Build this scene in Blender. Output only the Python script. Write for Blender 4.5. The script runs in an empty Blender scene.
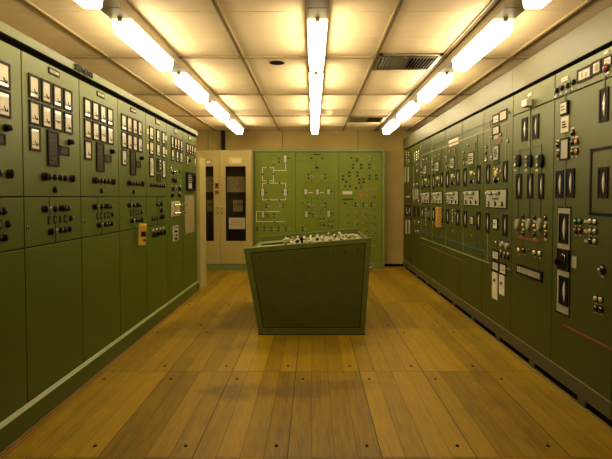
import bpy, bmesh, math, random
from mathutils import Vector, Matrix

random.seed(7)
C = bpy.context.scene.collection
PI = math.pi

# ------------------------------------------------------------------ camera
EYE = 1.318
F = 480.0
PITCH = math.atan(15.4 / F)
PX, PY = 313.0, 212.4
cam = bpy.data.cameras.new('camera')
cam.sensor_fit = 'HORIZONTAL'
cam.sensor_width = 36
cam.lens = F / 612 * 36
cam.shift_x = (306 - PX) / 612
cam.shift_y = (PY - 229.5) / 612
cam.clip_start = 0.02
co = bpy.data.objects.new('camera', cam)
C.objects.link(co)
co.location = (0, 0, EYE)
co.rotation_euler = (PI / 2 - PITCH, 0, 0)
bpy.context.scene.camera = co


def ray(px, py):
    r, u = (px - PX) / F, (PY - py) / F
    return Vector((r, math.cos(PITCH) + u * math.sin(PITCH), -math.sin(PITCH) + u * math.cos(PITCH)))


def on_x(px, py, X):
    d = ray(px, py)
    t = X / d.x
    return d.y * t, EYE + d.z * t


def on_y(px, py, Y):
    d = ray(px, py)
    t = Y / d.y
    return d.x * t, EYE + d.z * t


# ------------------------------------------------------------------ materials
def lin(c):
    return tuple(((v / 255 + .055) / 1.055) ** 2.4 if v > 10 else v / 255 / 12.92 for v in c)


MATS = {}


def mat(name, col, rough=.5, metal=0.0, coat=0.0, emit=None, strength=0.0, spec=.5, tint=None, noise=0.0, nscale=8.0, bump=0.0, bscale=120.0, stretch=(1, 1, 1)):
    m = bpy.data.materials.new(name)
    m.use_nodes = True
    nt = m.node_tree
    b = nt.nodes['Principled BSDF']
    b.inputs['Base Color'].default_value = (*col, 1)
    b.inputs['Roughness'].default_value = rough
    b.inputs['Metallic'].default_value = metal
    b.inputs['Specular IOR Level'].default_value = spec
    if tint:
        b.inputs['Specular Tint'].default_value = (*tint, 1)
    if coat:
        b.inputs['Coat Weight'].default_value = coat
        b.inputs['Coat Roughness'].default_value = .03
    if emit:
        b.inputs['Emission Color'].default_value = (*emit, 1)
        b.inputs['Emission Strength'].default_value = strength
    if noise or bump:
        tc = nt.nodes.new('ShaderNodeTexCoord')
        mp = nt.nodes.new('ShaderNodeMapping')
        mp.inputs['Scale'].default_value = stretch
        nt.links.new(tc.outputs['Object'], mp.inputs['Vector'])
    if noise:
        n = nt.nodes.new('ShaderNodeTexNoise')
        n.inputs['Scale'].default_value = nscale
        n.inputs['Detail'].default_value = 5
        nt.links.new(mp.outputs['Vector'], n.inputs['Vector'])
        mr = nt.nodes.new('ShaderNodeMapRange')
        mr.inputs['From Min'].default_value = .3
        mr.inputs['From Max'].default_value = .7
        mr.inputs['To Min'].default_value = 1 - noise
        mr.inputs['To Max'].default_value = 1 + noise
        nt.links.new(n.outputs['Fac'], mr.inputs['Value'])
        mx = nt.nodes.new('ShaderNodeVectorMath')
        mx.operation = 'SCALE'
        mx.inputs[0].default_value = col
        nt.links.new(mr.outputs['Result'], mx.inputs['Scale'])
        nt.links.new(mx.outputs['Vector'], b.inputs['Base Color'])
    if bump:
        n2 = nt.nodes.new('ShaderNodeTexNoise')
        n2.inputs['Scale'].default_value = bscale
        n2.inputs['Detail'].default_value = 2
        nt.links.new(mp.outputs['Vector'], n2.inputs['Vector'])
        bp = nt.nodes.new('ShaderNodeBump')
        bp.inputs['Strength'].default_value = bump
        bp.inputs['Distance'].default_value = .002
        nt.links.new(n2.outputs['Fac'], bp.inputs['Height'])
        nt.links.new(bp.outputs['Normal'], b.inputs['Normal'])
    MATS[name] = m
    return m


LAMP = (1.0, .80, .46)
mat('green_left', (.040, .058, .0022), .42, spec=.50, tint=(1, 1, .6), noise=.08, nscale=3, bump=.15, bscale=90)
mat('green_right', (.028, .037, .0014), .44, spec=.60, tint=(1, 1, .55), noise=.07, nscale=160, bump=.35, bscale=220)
mat('green_board', (.125, .165, .013), .45, spec=.22, noise=.06, nscale=4)
mat('green_desk_frame', (.085, .105, .016), .45, spec=.3, noise=.1, nscale=8)
mat('green_console', (.062, .070, .009), .45, spec=.25, noise=.12, nscale=6)
mat('green_rail', (.13, .165, .04), .4, noise=.08, nscale=10)
mat('green_pale', (.080, .092, .034), .45, spec=.25, noise=.05, nscale=20)
mat('fascia_paint', (.070, .066, .030), .45, spec=.3, noise=.06, nscale=170, bump=.35, bscale=220)
mat('void', (.004, .004, .003), .9, spec=.02)
mat('black', (.006, .006, .005), .5, spec=.08)
mat('lamp_black', (.012, .010, .008), .10, spec=.9)
mat('bezel', (.014, .010, .007), .5, spec=.07)
mat('dial', (.48, .44, .36), .5, coat=1.0)
mat('paper', (.50, .46, .35), .6)
mat('plate_beige', (.30, .26, .17), .5)
mat('plate_grey', (.26, .25, .18), .45)
mat('dark_glass', (.028, .022, .011), .4, spec=.10)
mat('chrome', (.75, .72, .65), .22, metal=1.0)
mat('white', (.42, .40, .32), .12, spec=.8)
mat('amber', (.45, .22, .03), .25)
mat('yellow_lamp', (.48, .40, .14), .25)
mat('red', (.13, .022, .012), .35)
mat('red_tab', (.40, .10, .03), .4)
mat('blue', (.05, .10, .22), .35)
mat('green_lens', (.03, .16, .08), .25)
mat('orange', (.30, .16, .02), .5)
mat('yellow', (.40, .225, .018), .45)
mat('line_cream', (.62, .60, .42), .5)
mat('line_dark', (.025, .045, .02), .5)
mat('line_red', (.15, .032, .012), .5)
mat('line_blue', (.03, .045, .08), .5)
mat('line_grey', (.22, .22, .12), .5)
mat('disc_mesh', (.22, .21, .13), .5, noise=.4, nscale=200)
mat('beige', (.31, .255, .085), .45, noise=.05, nscale=4)
mat('tan_blank', (.19, .145, .07), .5)
mat('wall_tan', (.36, .265, .075), .7, noise=.06, nscale=2.5)
mat('rack_dark', (.10, .09, .055), .6)
mat('rack_grey', (.60, .54, .36), .6, noise=.3, nscale=25)
mat('ceiling_tile', (.79, .64, .43), .6, noise=.03, nscale=3, stretch=(1, 4, 1))
mat('ceiling_bar', (.40, .30, .16), .4)
mat('ceiling_dark', (.10, .07, .03), .6)
mat('housing', (.36, .30, .20), .4)
mat('diffuser_off', (.48, .45, .38), .3)
mat('diffuser', (.9, .85, .7), .4, emit=LAMP, strength=27.0)
mat('diffuser_end', (.9, .85, .7), .4, emit=LAMP, strength=3.5)
mat('diffuser_base', (.9, .85, .7), .4, emit=LAMP, strength=16.0)
mat('batten_brown', (.16, .075, .03), .5)
mat('batten_and_highlight', (.20, .17, .09), .45)  # pale floor batten, also the painted highlight on the right plinth
mat('plinth_grey', (.050, .048, .018), .45, noise=.1, nscale=15)
mat('vent_metal', (.15, .115, .065), .35)
mat('detector', (.75, .66, .40), .4)

# clear pane of the beige cabinets
m = bpy.data.materials.new('pane')
m.use_nodes = True
b = m.node_tree.nodes['Principled BSDF']
b.inputs['Base Color'].default_value = (.55, .52, .42, 1)
b.inputs['Transmission Weight'].default_value = 1.0
b.inputs['Roughness'].default_value = .02
b.inputs['IOR'].default_value = 1.1
MATS['pane'] = m


def wood():
    m = bpy.data.materials.new('floor_wood')
    m.use_nodes = True
    nt = m.node_tree
    N, L = nt.nodes, nt.links
    b = N['Principled BSDF']

    def math_(op, a, bb=None, c=None):
        n = N.new('ShaderNodeMath')
        n.operation = op
        for i, v in enumerate((a, bb, c)):
            if v is None:
                continue
            if isinstance(v, (int, float)):
                n.inputs[i].default_value = v
            else:
                L.new(v, n.inputs[i])
        return n.outputs[0]
    tc = N.new('ShaderNodeTexCoord')
    sp = N.new('ShaderNodeSeparateXYZ')
    L.new(tc.outputs['Object'], sp.inputs[0])
    x, y = sp.outputs[0], sp.outputs[1]
    px = math_('DIVIDE', math_('ADD', x, .13 + 4.8), .48)
    pxi = math_('FLOOR', px)
    pxf = math_('FRACT', px)
    py = math_('DIVIDE', math_('ADD', y, -2.39 + 12), 1.2)
    pyi = math_('FLOOR', py)
    pyf = math_('FRACT', py)
    pl = math_('MULTIPLY', px, 4)
    pli = math_('FLOOR', pl)
    plf = math_('FRACT', pl)
    cb = N.new('ShaderNodeCombineXYZ')
    L.new(pli, cb.inputs[0])
    L.new(pyi, cb.inputs[1])
    wn = N.new('ShaderNodeTexWhiteNoise')
    wn.noise_dimensions = '2D'
    L.new(cb.outputs[0], wn.inputs['Vector'])
    rnd = wn.outputs['Value']
    cb2 = N.new('ShaderNodeCombineXYZ')
    L.new(pxi, cb2.inputs[0])
    L.new(pyi, cb2.inputs[1])
    wn2 = N.new('ShaderNodeTexWhiteNoise')
    wn2.noise_dimensions = '2D'
    L.new(cb2.outputs[0], wn2.inputs['Vector'])
    # grain: noise stretched along the planks, shifted per plank
    g = N.new('ShaderNodeCombineXYZ')
    L.new(math_('MULTIPLY', x, 22), g.inputs[0])
    L.new(math_('MULTIPLY', y, 1.1), g.inputs[1])
    L.new(math_('MULTIPLY', rnd, 60), g.inputs[2])
    n1 = N.new('ShaderNodeTexNoise')
    n1.inputs['Scale'].default_value = 1.0
    n1.inputs['Detail'].default_value = 6
    n1.inputs['Distortion'].default_value = 1.4
    L.new(g.outputs[0], n1.inputs['Vector'])
    gf = N.new('ShaderNodeCombineXYZ')
    L.new(math_('MULTIPLY', x, 190), gf.inputs[0])
    L.new(math_('MULTIPLY', y, 7), gf.inputs[1])
    L.new(math_('MULTIPLY', rnd, 90), gf.inputs[2])
    n3 = N.new('ShaderNodeTexNoise')
    n3.inputs['Scale'].default_value = 1.0
    n3.inputs['Detail'].default_value = 3
    L.new(gf.outputs[0], n3.inputs['Vector'])
    n2 = N.new('ShaderNodeTexNoise')
    n2.inputs['Scale'].default_value = 2.2
    n2.inputs['Detail'].default_value = 6
    n2.inputs['Roughness'].default_value = .65
    L.new(tc.outputs['Object'], n2.inputs['Vector'])
    # tone
    tone = math_('ADD', math_('ADD', .05, math_('MULTIPLY', rnd, .20)), math_('MULTIPLY', n1.outputs['Fac'], .34))
    tone = math_('ADD', tone, math_('MULTIPLY', n3.outputs['Fac'], .36))
    tone = math_('ADD', tone, math_('MULTIPLY', math_('SUBTRACT', wn2.outputs['Value'], .5), .12))
    cr = N.new('ShaderNodeValToRGB')
    cr.color_ramp.elements[0].position = .24
    cr.color_ramp.elements[0].color = (.075, .043, .0015, 1)
    cr.color_ramp.elements[1].position = .78
    cr.color_ramp.elements[1].color = (.36, .228, .0075, 1)
    L.new(tone, cr.inputs[0])
    # joints between planks and between lift-out panels

    def edge(fr, w):
        d = math_('MINIMUM', fr, math_('SUBTRACT', 1.0, fr))
        return math_('LESS_THAN', d, w)
    j1 = math_('MULTIPLY', edge(plf, .015), .62)
    j2 = math_('MULTIPLY', edge(pxf, .0058), .90)
    j3 = math_('MULTIPLY', edge(pyf, .0026), .75)
    j = math_('MAXIMUM', j1, math_('MAXIMUM', j2, j3))
    # worn and dirty patches with a shape of their own

    def patch(cx, cy, rx, ry, amt):
        a = math_('DIVIDE', math_('SUBTRACT', x, cx), rx)
        c = math_('DIVIDE', math_('SUBTRACT', y, cy), ry)
        d = math_('ADD', math_('MULTIPLY', a, a), math_('MULTIPLY', c, c))
        d = math_('ADD', d, math_('MULTIPLY', math_('SUBTRACT', n2.outputs['Fac'], .5), 3.4))
        mr = N.new('ShaderNodeMapRange')
        mr.interpolation_type = 'SMOOTHSTEP'
        mr.inputs['From Min'].default_value = 0.1
        mr.inputs['From Max'].default_value = 1.2
        mr.inputs['To Min'].default_value = amt
        mr.inputs['To Max'].default_value = 0
        L.new(d, mr.inputs['Value'])
        return mr.outputs[0]
    s = math_('MAXIMUM', patch(-.25, 3.20, .50, .16, .34), patch(-.1, 4.25, .70, .30, .30))
    s = math_('MAXIMUM', s, patch(.15, 3.33, .42, .12, .25))
    s = math_('MAXIMUM', s, patch(-1.15, 3.2, .25, 1.2, .12))
    s = math_('MAXIMUM', s, patch(-1.2, 4.9, .40, .6, .28))
    s = math_('MAXIMUM', s, patch(1.35, 3.0, .30, 1.0, .18))
    keep = math_('MULTIPLY', math_('SUBTRACT', 1.0, j), math_('SUBTRACT', 1.0, s))
    keep = math_('MULTIPLY', keep, math_('ADD', .84, math_('MULTIPLY', n2.outputs['Fac'], .32)))
    vm = N.new('ShaderNodeVectorMath')
    vm.operation = 'SCALE'
    L.new(cr.outputs['Color'], vm.inputs[0])
    L.new(keep, vm.inputs['Scale'])
    L.new(vm.outputs[0], b.inputs['Base Color'])
    b.inputs['Roughness'].default_value = .42
    b.inputs['Specular IOR Level'].default_value = .18
    L.new(math_('ADD', .36, math_('MULTIPLY', n1.outputs['Fac'], .22)), b.inputs['Roughness'])
    bp = N.new('ShaderNodeBump')
    bp.inputs['Strength'].default_value = .35
    bp.inputs['Distance'].default_value = .002
    L.new(math_('SUBTRACT', n1.outputs['Fac'], math_('MULTIPLY', j, 2.0)), bp.inputs['Height'])
    L.new(bp.outputs[0], b.inputs['Normal'])
    MATS['floor_wood'] = m


wood()


# ------------------------------------------------------------------ mesh helpers
class MB:
    def __init__(self):
        self.bm = bmesh.new()
        self.mats = []

    def _mi(self, m):
        if m not in self.mats:
            self.mats.append(m)
        return self.mats.index(m)

    def box(self, x0, x1, y0, y1, z0, z1, m, bev=0.0):
        mtx = Matrix.Translation(((x0 + x1) / 2, (y0 + y1) / 2, (z0 + z1) / 2)) @ Matrix.Diagonal((x1 - x0, y1 - y0, z1 - z0, 1))
        r = bmesh.ops.create_cube(self.bm, size=1, matrix=mtx)
        fs = {f for v in r['verts'] for f in v.link_faces}
        i = self._mi(m)
        for f in fs:
            f.material_index = i
        if bev:
            es = {e for v in r['verts'] for e in v.link_edges}
            bmesh.ops.bevel(self.bm, geom=list(es), offset=bev, segments=2, affect='EDGES', profile=.5, material=-1)
        return self

    def cyl(self, c, axis, r, h, m, seg=16, r2=None, sx=1.0, sz=1.0):
        """cylinder or cone from point c along axis ('x','y','z', sign) for length h"""
        r2 = r if r2 is None else r2
        d = {'x': Vector((1, 0, 0)), '-x': Vector((-1, 0, 0)), 'y': Vector((0, 1, 0)), '-y': Vector((0, -1, 0)), 'z': Vector((0, 0, 1)), '-z': Vector((0, 0, -1))}[axis]
        q = d.to_track_quat('Z', 'Y').to_matrix().to_4x4()
        mtx = Matrix.Translation(Vector(c)) @ Matrix.Diagonal((sx, 1, sz, 1)) @ q @ Matrix.Translation((0, 0, h / 2))
        res = bmesh.ops.create_cone(self.bm, cap_ends=True, segments=seg, radius1=r, radius2=max(r2, 1e-5), depth=h, matrix=mtx)
        i = self._mi(m)
        for f in {f for v in res['verts'] for f in v.link_faces}:
            f.material_index = i
            f.smooth = len(f.verts) == 4
        return self

    def dome(self, c, r, m, sx=1.0, sy=1.0, sz=1.0, seg=14):
        mtx = Matrix.Translation(Vector(c)) @ Matrix.Diagonal((sx, sy, sz, 1))
        res = bmesh.ops.create_uvsphere(self.bm, u_segments=seg, v_segments=8, radius=r, matrix=mtx)
        i = self._mi(m)
        for f in {f for v in res['verts'] for f in v.link_faces}:
            f.material_index = i
            f.smooth = True
        return self

    def prism(self, pts, vec, m):
        """closed solid: polygon pts (3-D) swept by vec"""
        vec = Vector(vec)
        a = [self.bm.verts.new(Vector(p)) for p in pts]
        c = [self.bm.verts.new(Vector(p) + vec) for p in pts]
        i = self._mi(m)
        fs = [self.bm.faces.new(a), self.bm.faces.new(list(reversed(c)))]
        n = len(pts)
        for k in range(n):
            fs.append(self.bm.faces.new((a[k], c[k], c[(k + 1) % n], a[(k + 1) % n])))
        for f in fs:
            f.material_index = i
        bmesh.ops.recalc_face_normals(self.bm, faces=fs)
        return self

    def ring(self, w, h, t, d, m, inner=None):
        """rectangular bezel centred on the origin, standing out to y=-d, border t"""
        self.box(-w / 2, w / 2, -d, 0, h / 2 - t, h / 2, m)
        self.box(-w / 2, w / 2, -d, 0, -h / 2, -h / 2 + t, m)
        self.box(-w / 2, -w / 2 + t, -d, 0, -h / 2 + t, h / 2 - t, m)
        self.box(w / 2 - t, w / 2, -d, 0, -h / 2 + t, h / 2 - t, m)
        return self

    def mesh(self, name):
        me = bpy.data.meshes.new(name)
        self.bm.to_mesh(me)
        self.bm.free()
        for k in self.mats:
            me.materials.append(MATS[k])
        return me

    def build(self, name, parent=None, loc=(0, 0, 0)):
        return link(name, self.mesh(name), parent, loc)


def link(name, me, parent=None, loc=(0, 0, 0), rot=None):
    o = bpy.data.objects.new(name, me)
    C.objects.link(o)
    o.location = loc
    if rot:
        o.rotation_euler = rot
    if parent:
        o.parent = parent
    return o


CACHE = {}


def cached(key, fn):
    if key not in CACHE:
        CACHE[key] = fn().mesh(key[0])
    return CACHE[key]


def thing(name, label, cat, loc=(0, 0, 0), rotz=0.0, group=None):
    o = bpy.data.objects.new(name, None)
    C.objects.link(o)
    o.location = loc
    o.rotation_euler = (0, 0, rotz)
    o.empty_display_size = .1
    return tag(o, label, cat, group)


def tag(o, label, cat, group=None):
    o['label'] = label
    o['category'] = cat
    if group:
        o['group'] = group
    return o


def struct(o):
    o['kind'] = 'structure'
    return o


def dup_tree(root, loc, label, name=None, group=None):
    r = root.copy()
    C.objects.link(r)
    r.location = loc
    r['label'] = label
    if group:
        r['group'] = group
    for ch in list(root.children):
        c = ch.copy()
        C.objects.link(c)
        c.parent = r
        for g in list(ch.children):
            d = g.copy()
            C.objects.link(d)
            d.parent = c
    return r


# ------------------------------------------------------------------ panel instruments
# a panel's own frame: x to the viewer's right, z up, the face at y=0, outwards is -y
def rnd(v):
    return round(v * 400) / 400


def meter(p, s0, s1, z0, z1, style=0, name='meter'):
    w, h = rnd(s1 - s0), rnd(z1 - z0)
    t = max(.007, min(.0145, w * .13))
    o = link(name, cached((name, w, h), lambda: MB().ring(w, h, t, .007, 'bezel')), p, ((s0 + s1) / 2, 0, (z0 + z1) / 2))
    link('dial', cached(('dial', w, h), lambda: MB().box(-w / 2 + t, w / 2 - t, -.004, -.001, -h / 2 + t, h / 2 - t, 'dial')), o)

    def hand():
        b = MB()
        a = w / 2 - t
        c = h / 2 - t
        if style == 0:
            b.box(-a * .75, a * .75, -.006, -.004, -c * .62, -c * .56, 'black')
            b.prism([(a * .30, -.006, -c * .70), (a * .50, -.006, -c * .66), (-a * .05, -.006, -c * .18), (-a * .12, -.006, -c * .22)], (0, .002, 0), 'black')
            b.box(a * .55, a * .72, -.006, -.004, -c * .66, -c * .40, 'black')
        elif style == 1:
            b.box(-a * .7, a * .7, -.006, -.004, -c * .18, -c * .10, 'black')
            b.box(-a * .3, a * .55, -.006, -.004, -c * .34, -c * .27, 'black')
        else:
            b.box(-a * .45, -a * .25, -.006, -.004, -c * .7, c * .55, 'line_grey')
            b.box(a * .2, a * .4, -.006, -.004, -c * .7, c * .3, 'line_grey')
        return b
    nm = 'markings' if style == 2 else 'pointer'
    link(nm, cached((nm, w, h, style), hand), o)
    return o


def edgewise(p, s0, s1, z0, z1):
    w, h = rnd(s1 - s0), rnd(z1 - z0)
    t = min(.013, w * .17)
    o = link('edgewise_meter', cached(('edgewise_meter', w, h), lambda: MB().ring(w, h, t, .007, 'black').box(-w / 2 + t, w / 2 - t, -.004, 0, -h / 2 + t, h / 2 - t, 'black')), p, ((s0 + s1) / 2, 0, (z0 + z1) / 2))

    def scale():
        b = MB()
        a = (w - 2 * t) * .5
        n = 10
        hh = h * .5 - t - .012
        pts = []
        for i in range(n + 1):
            u = -1 + 2 * i / n
            pts.append((-.0045 - .005 * (1 - u * u), hh * u))
        bm = b.bm
        i = b._mi('dial')
        prev = None
        for (yy, zz) in pts:
            u = zz / hh
            ww = a * (.06 + .27 * (1 - u * u))
            cur = [bm.verts.new((x, y, zz)) for x, y in ((-ww + a * .35, yy), (ww + a * .2, yy), (ww + a * .2, -.003), (-ww + a * .35, -.003))]
            if prev:
                for k in range(4):
                    f = bm.faces.new((prev[k], prev[(k + 1) % 4], cur[(k + 1) % 4], cur[k]))
                    f.material_index = i
            else:
                bm.faces.new(cur)
            prev = cur
        bm.faces.new(list(reversed(prev)))
        bmesh.ops.recalc_face_normals(bm, faces=bm.faces[:])
        return b
    link('scale', cached(('scale', w, h), scale), o)
    return o


def recorder(p, s0, s1, z0, z1):
    w, h = rnd(s1 - s0), rnd(z1 - z0)
    o = link('recorder', cached(('recorder', w, h), lambda: MB().ring(w, h, .014, .010, 'bezel')), p, ((s0 + s1) / 2, 0, (z0 + z1) / 2))
    def glass():
        b = MB().box(-w / 2 + .012, w / 2 - .012, -.006, -.001, -h / 2 + .012, h / 2 - .012, 'dark_glass')
        for k in range(6):
            z = -h * .36 + k * h * .13
            b.box(-w * .25, w * .22, -.007, -.006, z, z + .004, 'bezel')
        return b
    link('glass', cached(('glass', w, h), glass), o)
    return o


def small_box(p, s0, s1, z0, z1, m='dark_glass', name='indicator'):
    w, h = rnd(s1 - s0), rnd(z1 - z0)
    o = link(name, cached((name, w, h, m), lambda: MB().ring(w, h, .010, .009, 'bezel').box(-w / 2 + .009, w / 2 - .009, -.006, 0, -h / 2 + .01, h / 2 - .01, m)), p, ((s0 + s1) / 2, 0, (z0 + z1) / 2))
    return o


def knob(p, s, z, r=.019, big=False, out=None):
    d = out or (.05 if big else .016)

    def mk():
        b = MB()
        b.cyl((0, 0, 0), '-y', r * 1.1, .006, 'bezel', 18)
        b.cyl((0, -.006, 0), '-y', r * .95, d - .010, 'black', 18, r * .8)
        b.dome((0, -d + .006, 0), r * .8, 'black', sy=.35)
        b.box(-r * .10, r * .10, -d - .003, -d + .004, 0, r * .75, 'plate_grey')
        return b
    return link('knob', cached(('knob', r, d), mk), p, (s, 0, z))


def wing_knob(p, s, z, r=.023):
    def mk():
        b = MB()
        b.cyl((0, 0, 0), '-y', r * 1.1, .006, 'bezel', 18)
        b.cyl((0, -.006, 0), '-y', r * .6, .010, 'black', 14)
        b.dome((0, -.018, 0), r * .95, 'black', sx=.55, sy=.55, sz=1.15)
        return b
    return link('control_switch', cached(('control_switch', r), mk), p, (s, 0, z))


def lamp(p, s, z, r=.012, m='white', name='indicator_lamp'):
    m = 'lamp_black' if m == 'black' else m

    def mk():
        b = MB()
        b.cyl((0, 0, 0), '-y', r * 1.05, .006, 'bezel', 14)
        b.dome((0, -.006, 0), r * .80, m, sy=.7)
        b.box(-r * .5, r * .5, -.004, 0, -r * 1.65, -r * 1.3, 'plate_grey')
        return b
    return link(name, cached((name, r, m), mk), p, (s, 0, z))


def ring_lamp(p, s, z, r=.016):
    def mk():
        b = MB()
        b.cyl((0, 0, 0), '-y', r, .008, 'white', 16)
        b.cyl((0, -.008, 0), '-y', r * .62, .006, 'black', 14)
        return b
    return link('push_button', cached(('push_button', r), mk), p, (s, 0, z))


def plate(p, s0, s1, z0, z1, m='paper', t=.004, name='nameplate', border=False, lines=0):
    w, h = rnd(s1 - s0), rnd(z1 - z0)

    def mk():
        b = MB()
        if border:
            b.box(-w / 2, w / 2, -t, 0, -h / 2, h / 2, 'black')
            k = .3 * h if h < .045 else .0095
            b.box(-w / 2 + k, w / 2 - k, -t - .002, -t, -h / 2 + k, h / 2 - k, m)
        else:
            b.box(-w / 2, w / 2, -t, 0, -h / 2, h / 2, m)
        for i in range(lines):
            zz = h * (.25 - .5 * (i + .5) / lines)
            b.box(-w * .3, w * (.12 + .18 * ((i * 7) % 3) / 2), -t - .003, -t - .0015, zz - h * .04, zz + h * .04, 'bezel')
        return b
    return link(name, cached((name, w, h, m, t, border, lines), mk), p, ((s0 + s1) / 2, 0, (z0 + z1) / 2))


def line(p, pts, w=.008, m='line_dark', t=.004, name='mimic_line'):
    b = MB()
    if p.get('group', '').startswith('switchboard'):
        pts = [(min(max(a, w / 2 + .0015), PITCH_R - w / 2 - .0015), c) for a, c in pts]
    for (a, c), (d, e) in zip(pts, pts[1:]):
        if abs(a - d) < 1e-4:
            b.box(a - w / 2, a + w / 2, -t, 0, min(c, e) - w / 2, max(c, e) + w / 2, m)
        elif abs(c - e) < 1e-4:
            b.box(min(a, d) - w / 2, max(a, d) + w / 2, -t, 0, c - w / 2, c + w / 2, m)
        else:
            n = Vector((-(e - c), d - a)).normalized() * w / 2
            b.prism([(a + n.x, 0, c + n.y), (d + n.x, 0, e + n.y), (d - n.x, 0, e - n.y), (a - n.x, 0, c - n.y)], (0, -t, 0), m)
    return b.build(name, p)


def bulge(p, s, z, w, h, m='black', name='mimic_symbol'):
    return link(name, cached((name, rnd(w), rnd(h), m), lambda: MB().cyl((0, 0, 0), '-y', .5, .022, m, 22, .42, sx=w, sz=h)), p, (s, 0, z))


def lock(p, s, z):
    return link('lock', cached(('lock',), lambda: MB().cyl((0, 0, 0), '-y', .010, .008, 'chrome', 12).box(-.002, .002, -.010, -.008, -.006, .006, 'black')), p, (s, 0, z))


# ------------------------------------------------------------------ room shell
XL, XR, YN, YF, ZC = -2.30, 2.25, -2.2, 9.10, 2.57
fl = MB()
fl.box(XL, XR, YN, YF, -.06, 0, 'floor_wood')
holes = []
for k in range(-3, 5):
    for r_ in range(0, 6):
        yj = 2.39 + 1.2 * (r_ - 1)
        holes.append((-.195 + .48 * k, yj + .112))
        holes.append((-.072 + .48 * k, yj + 1.047))
for hx, hy in holes:
    if -1.55 < hx < 1.62 and 1.5 < hy < 6.2 and not (-.75 < hx < .72 and 4.55 < hy < 6.1):
        fl.cyl((hx, hy, -.004), 'z', .0125, .0052, 'void', 14, sx=.8)
o = fl.build('floor')
struct(o)

def wall(name, x0, x1, y0, y1, z0=0, z1=ZC, m='wall_tan', seams=(), axis='x'):
    b = MB().box(x0, x1, y0, y1, z0, z1, m)
    return b
wf = MB()
edges = [XL - .1] + [on_y(px, 140, YF)[0] for px in (208, 282.5, 358)] + [XR + .1]
for a, c in zip(edges, edges[1:]):
    wf.box(a + .007, c - .007, YF, YF + .04, 0, ZC, 'wall_tan')
wf.box(XL - .1, XR + .1, YF + .012, YF + .1, 0, ZC, 'ceiling_dark')
struct(wf.build('wall_far'))
struct(MB().box(XL - .1, XL, YN - .1, YF + .1, 0, ZC, 'wall_tan').build('wall_left'))
struct(MB().box(XR, XR + .1, YN - .1, YF + .1, 0, ZC, 'wall_tan').build('wall_right'))
struct(MB().box(XL, XR, YN - .1, YN, 0, ZC, 'wall_tan').build('wall_near'))
struct(MB().box(1.32, 1.72, YF - .015, YF, 0, .045, 'void').build('baseboard_far'))

# ceiling: tile strips between the bars
ce = MB()
bars = [-1.83, -1.235, -.63, -.035, .56, 1.155, 1.76]
cols = [XL] + bars + [XR]
tile = 1.55 / 3
y0 = 4.32 - 1.55 * 4
ys = [y0 + tile * i for i in range(0, 40)]
for a, c in zip(cols, cols[1:]):
    for i, (u, v) in enumerate(zip(ys, ys[1:])):
        lo, hi = max(u, YN), min(v, YF)
        if hi - lo < .02:
            continue
        gu = .007 if i % 3 == 0 else .0009
        gv = .007 if (i + 1) % 3 == 0 else .0009
        ce.box(a + .003, c - .003, lo + gu, hi - gv, ZC, ZC + .02, 'ceiling_tile')
for i, u in enumerate(ys):
    if YN < u < YF - .02:
        if i % 3 == 0:
            ce.box(XL, XR, u - .011, u + .011, ZC - .014, ZC + .004, 'ceiling_bar')
            ce.box(XL, XR, u - .004, u + .004, ZC - .017, ZC - .013, 'ceiling_dark')
        else:
            ce.box(XL, XR, u - .003, u + .003, ZC - .0015, ZC + .004, 'ceiling_tile')
ce.box(XL - .1, XR + .1, YN - .1, YF + .1, ZC + .012, ZC + .08, 'ceiling_dark')
struct(ce.build('ceiling'))
for i, x in enumerate(bars):
    b = MB()
    b.box(x - .017, x + .017, YN, YF, ZC - .012, ZC + .004, 'ceiling_bar')
    b.box(x - .005, x + .005, YN, YF, ZC - .016, ZC - .011, 'ceiling_dark')
    struct(b.build('trim_%d' % (i + 1)))

# ------------------------------------------------------------------ ceiling lights
ROWS = [(-1.265, 'over the left cabinets'), (.03, 'along the middle of the ceiling'), (1.262, 'over the right cabinets')]
LB, PER, LEN = 2.398, 1.375, .955
WHICH = ['nearest', 'second', 'third', 'fourth', 'farthest']


def lightmesh():
    hs = MB().box(-.072, .072, -.19, PER - .194, .094, ZC - LB, 'housing', .004)
    return hs


for x, where in ROWS:
    for k in range(5):
        ys0 = 1.835 + PER * k
        unlit = (k == 0 and abs(x) < .5)
        if unlit:
            lab = 'bare unlit grey fluorescent fitting at the near end of the middle row'
        else:
            lab = '%s lit fluorescent light of the row %s' % ('nearest' if (abs(x) < .5 and k == 1) else WHICH[k], where)
            if abs(x) < .5 and k > 1:
                lab = '%s lit fluorescent light of the row %s' % (('second', 'third', 'farthest')[k - 2], where)
        t = thing('fluorescent_light', lab, 'light', (x, ys0, LB), 0, 'fluorescent lights on the ceiling')
        link('housing', cached(('housing',), lightmesh), t)
        for yy in (-.035, LEN + .012):
            link('lamp_holder', cached(('lamp_holder',), lambda: MB().box(-.014, .014, 0, .020, .072, .0945, 'housing', .003)), t, (0, yy, 0))
        if unlit:
            continue

        def dif():
            b = MB()
            pr = [(-.046, 0), (.046, 0), (.053, .008), (.065, .093), (-.065, .093), (-.053, .008)]
            b.prism([(a, 0, c) for a, c in pr], (0, LEN, 0), 'diffuser')
            i = b._mi('diffuser_base')
            for f in b.bm.faces:
                if f.normal.z < -.9:
                    f.material_index = i
            i = b._mi('diffuser_end')
            for f in b.bm.faces:
                if abs(f.normal.y) > .9:
                    f.material_index = i
            return b
        link('diffuser', cached(('diffuser',), dif), t)

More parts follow.
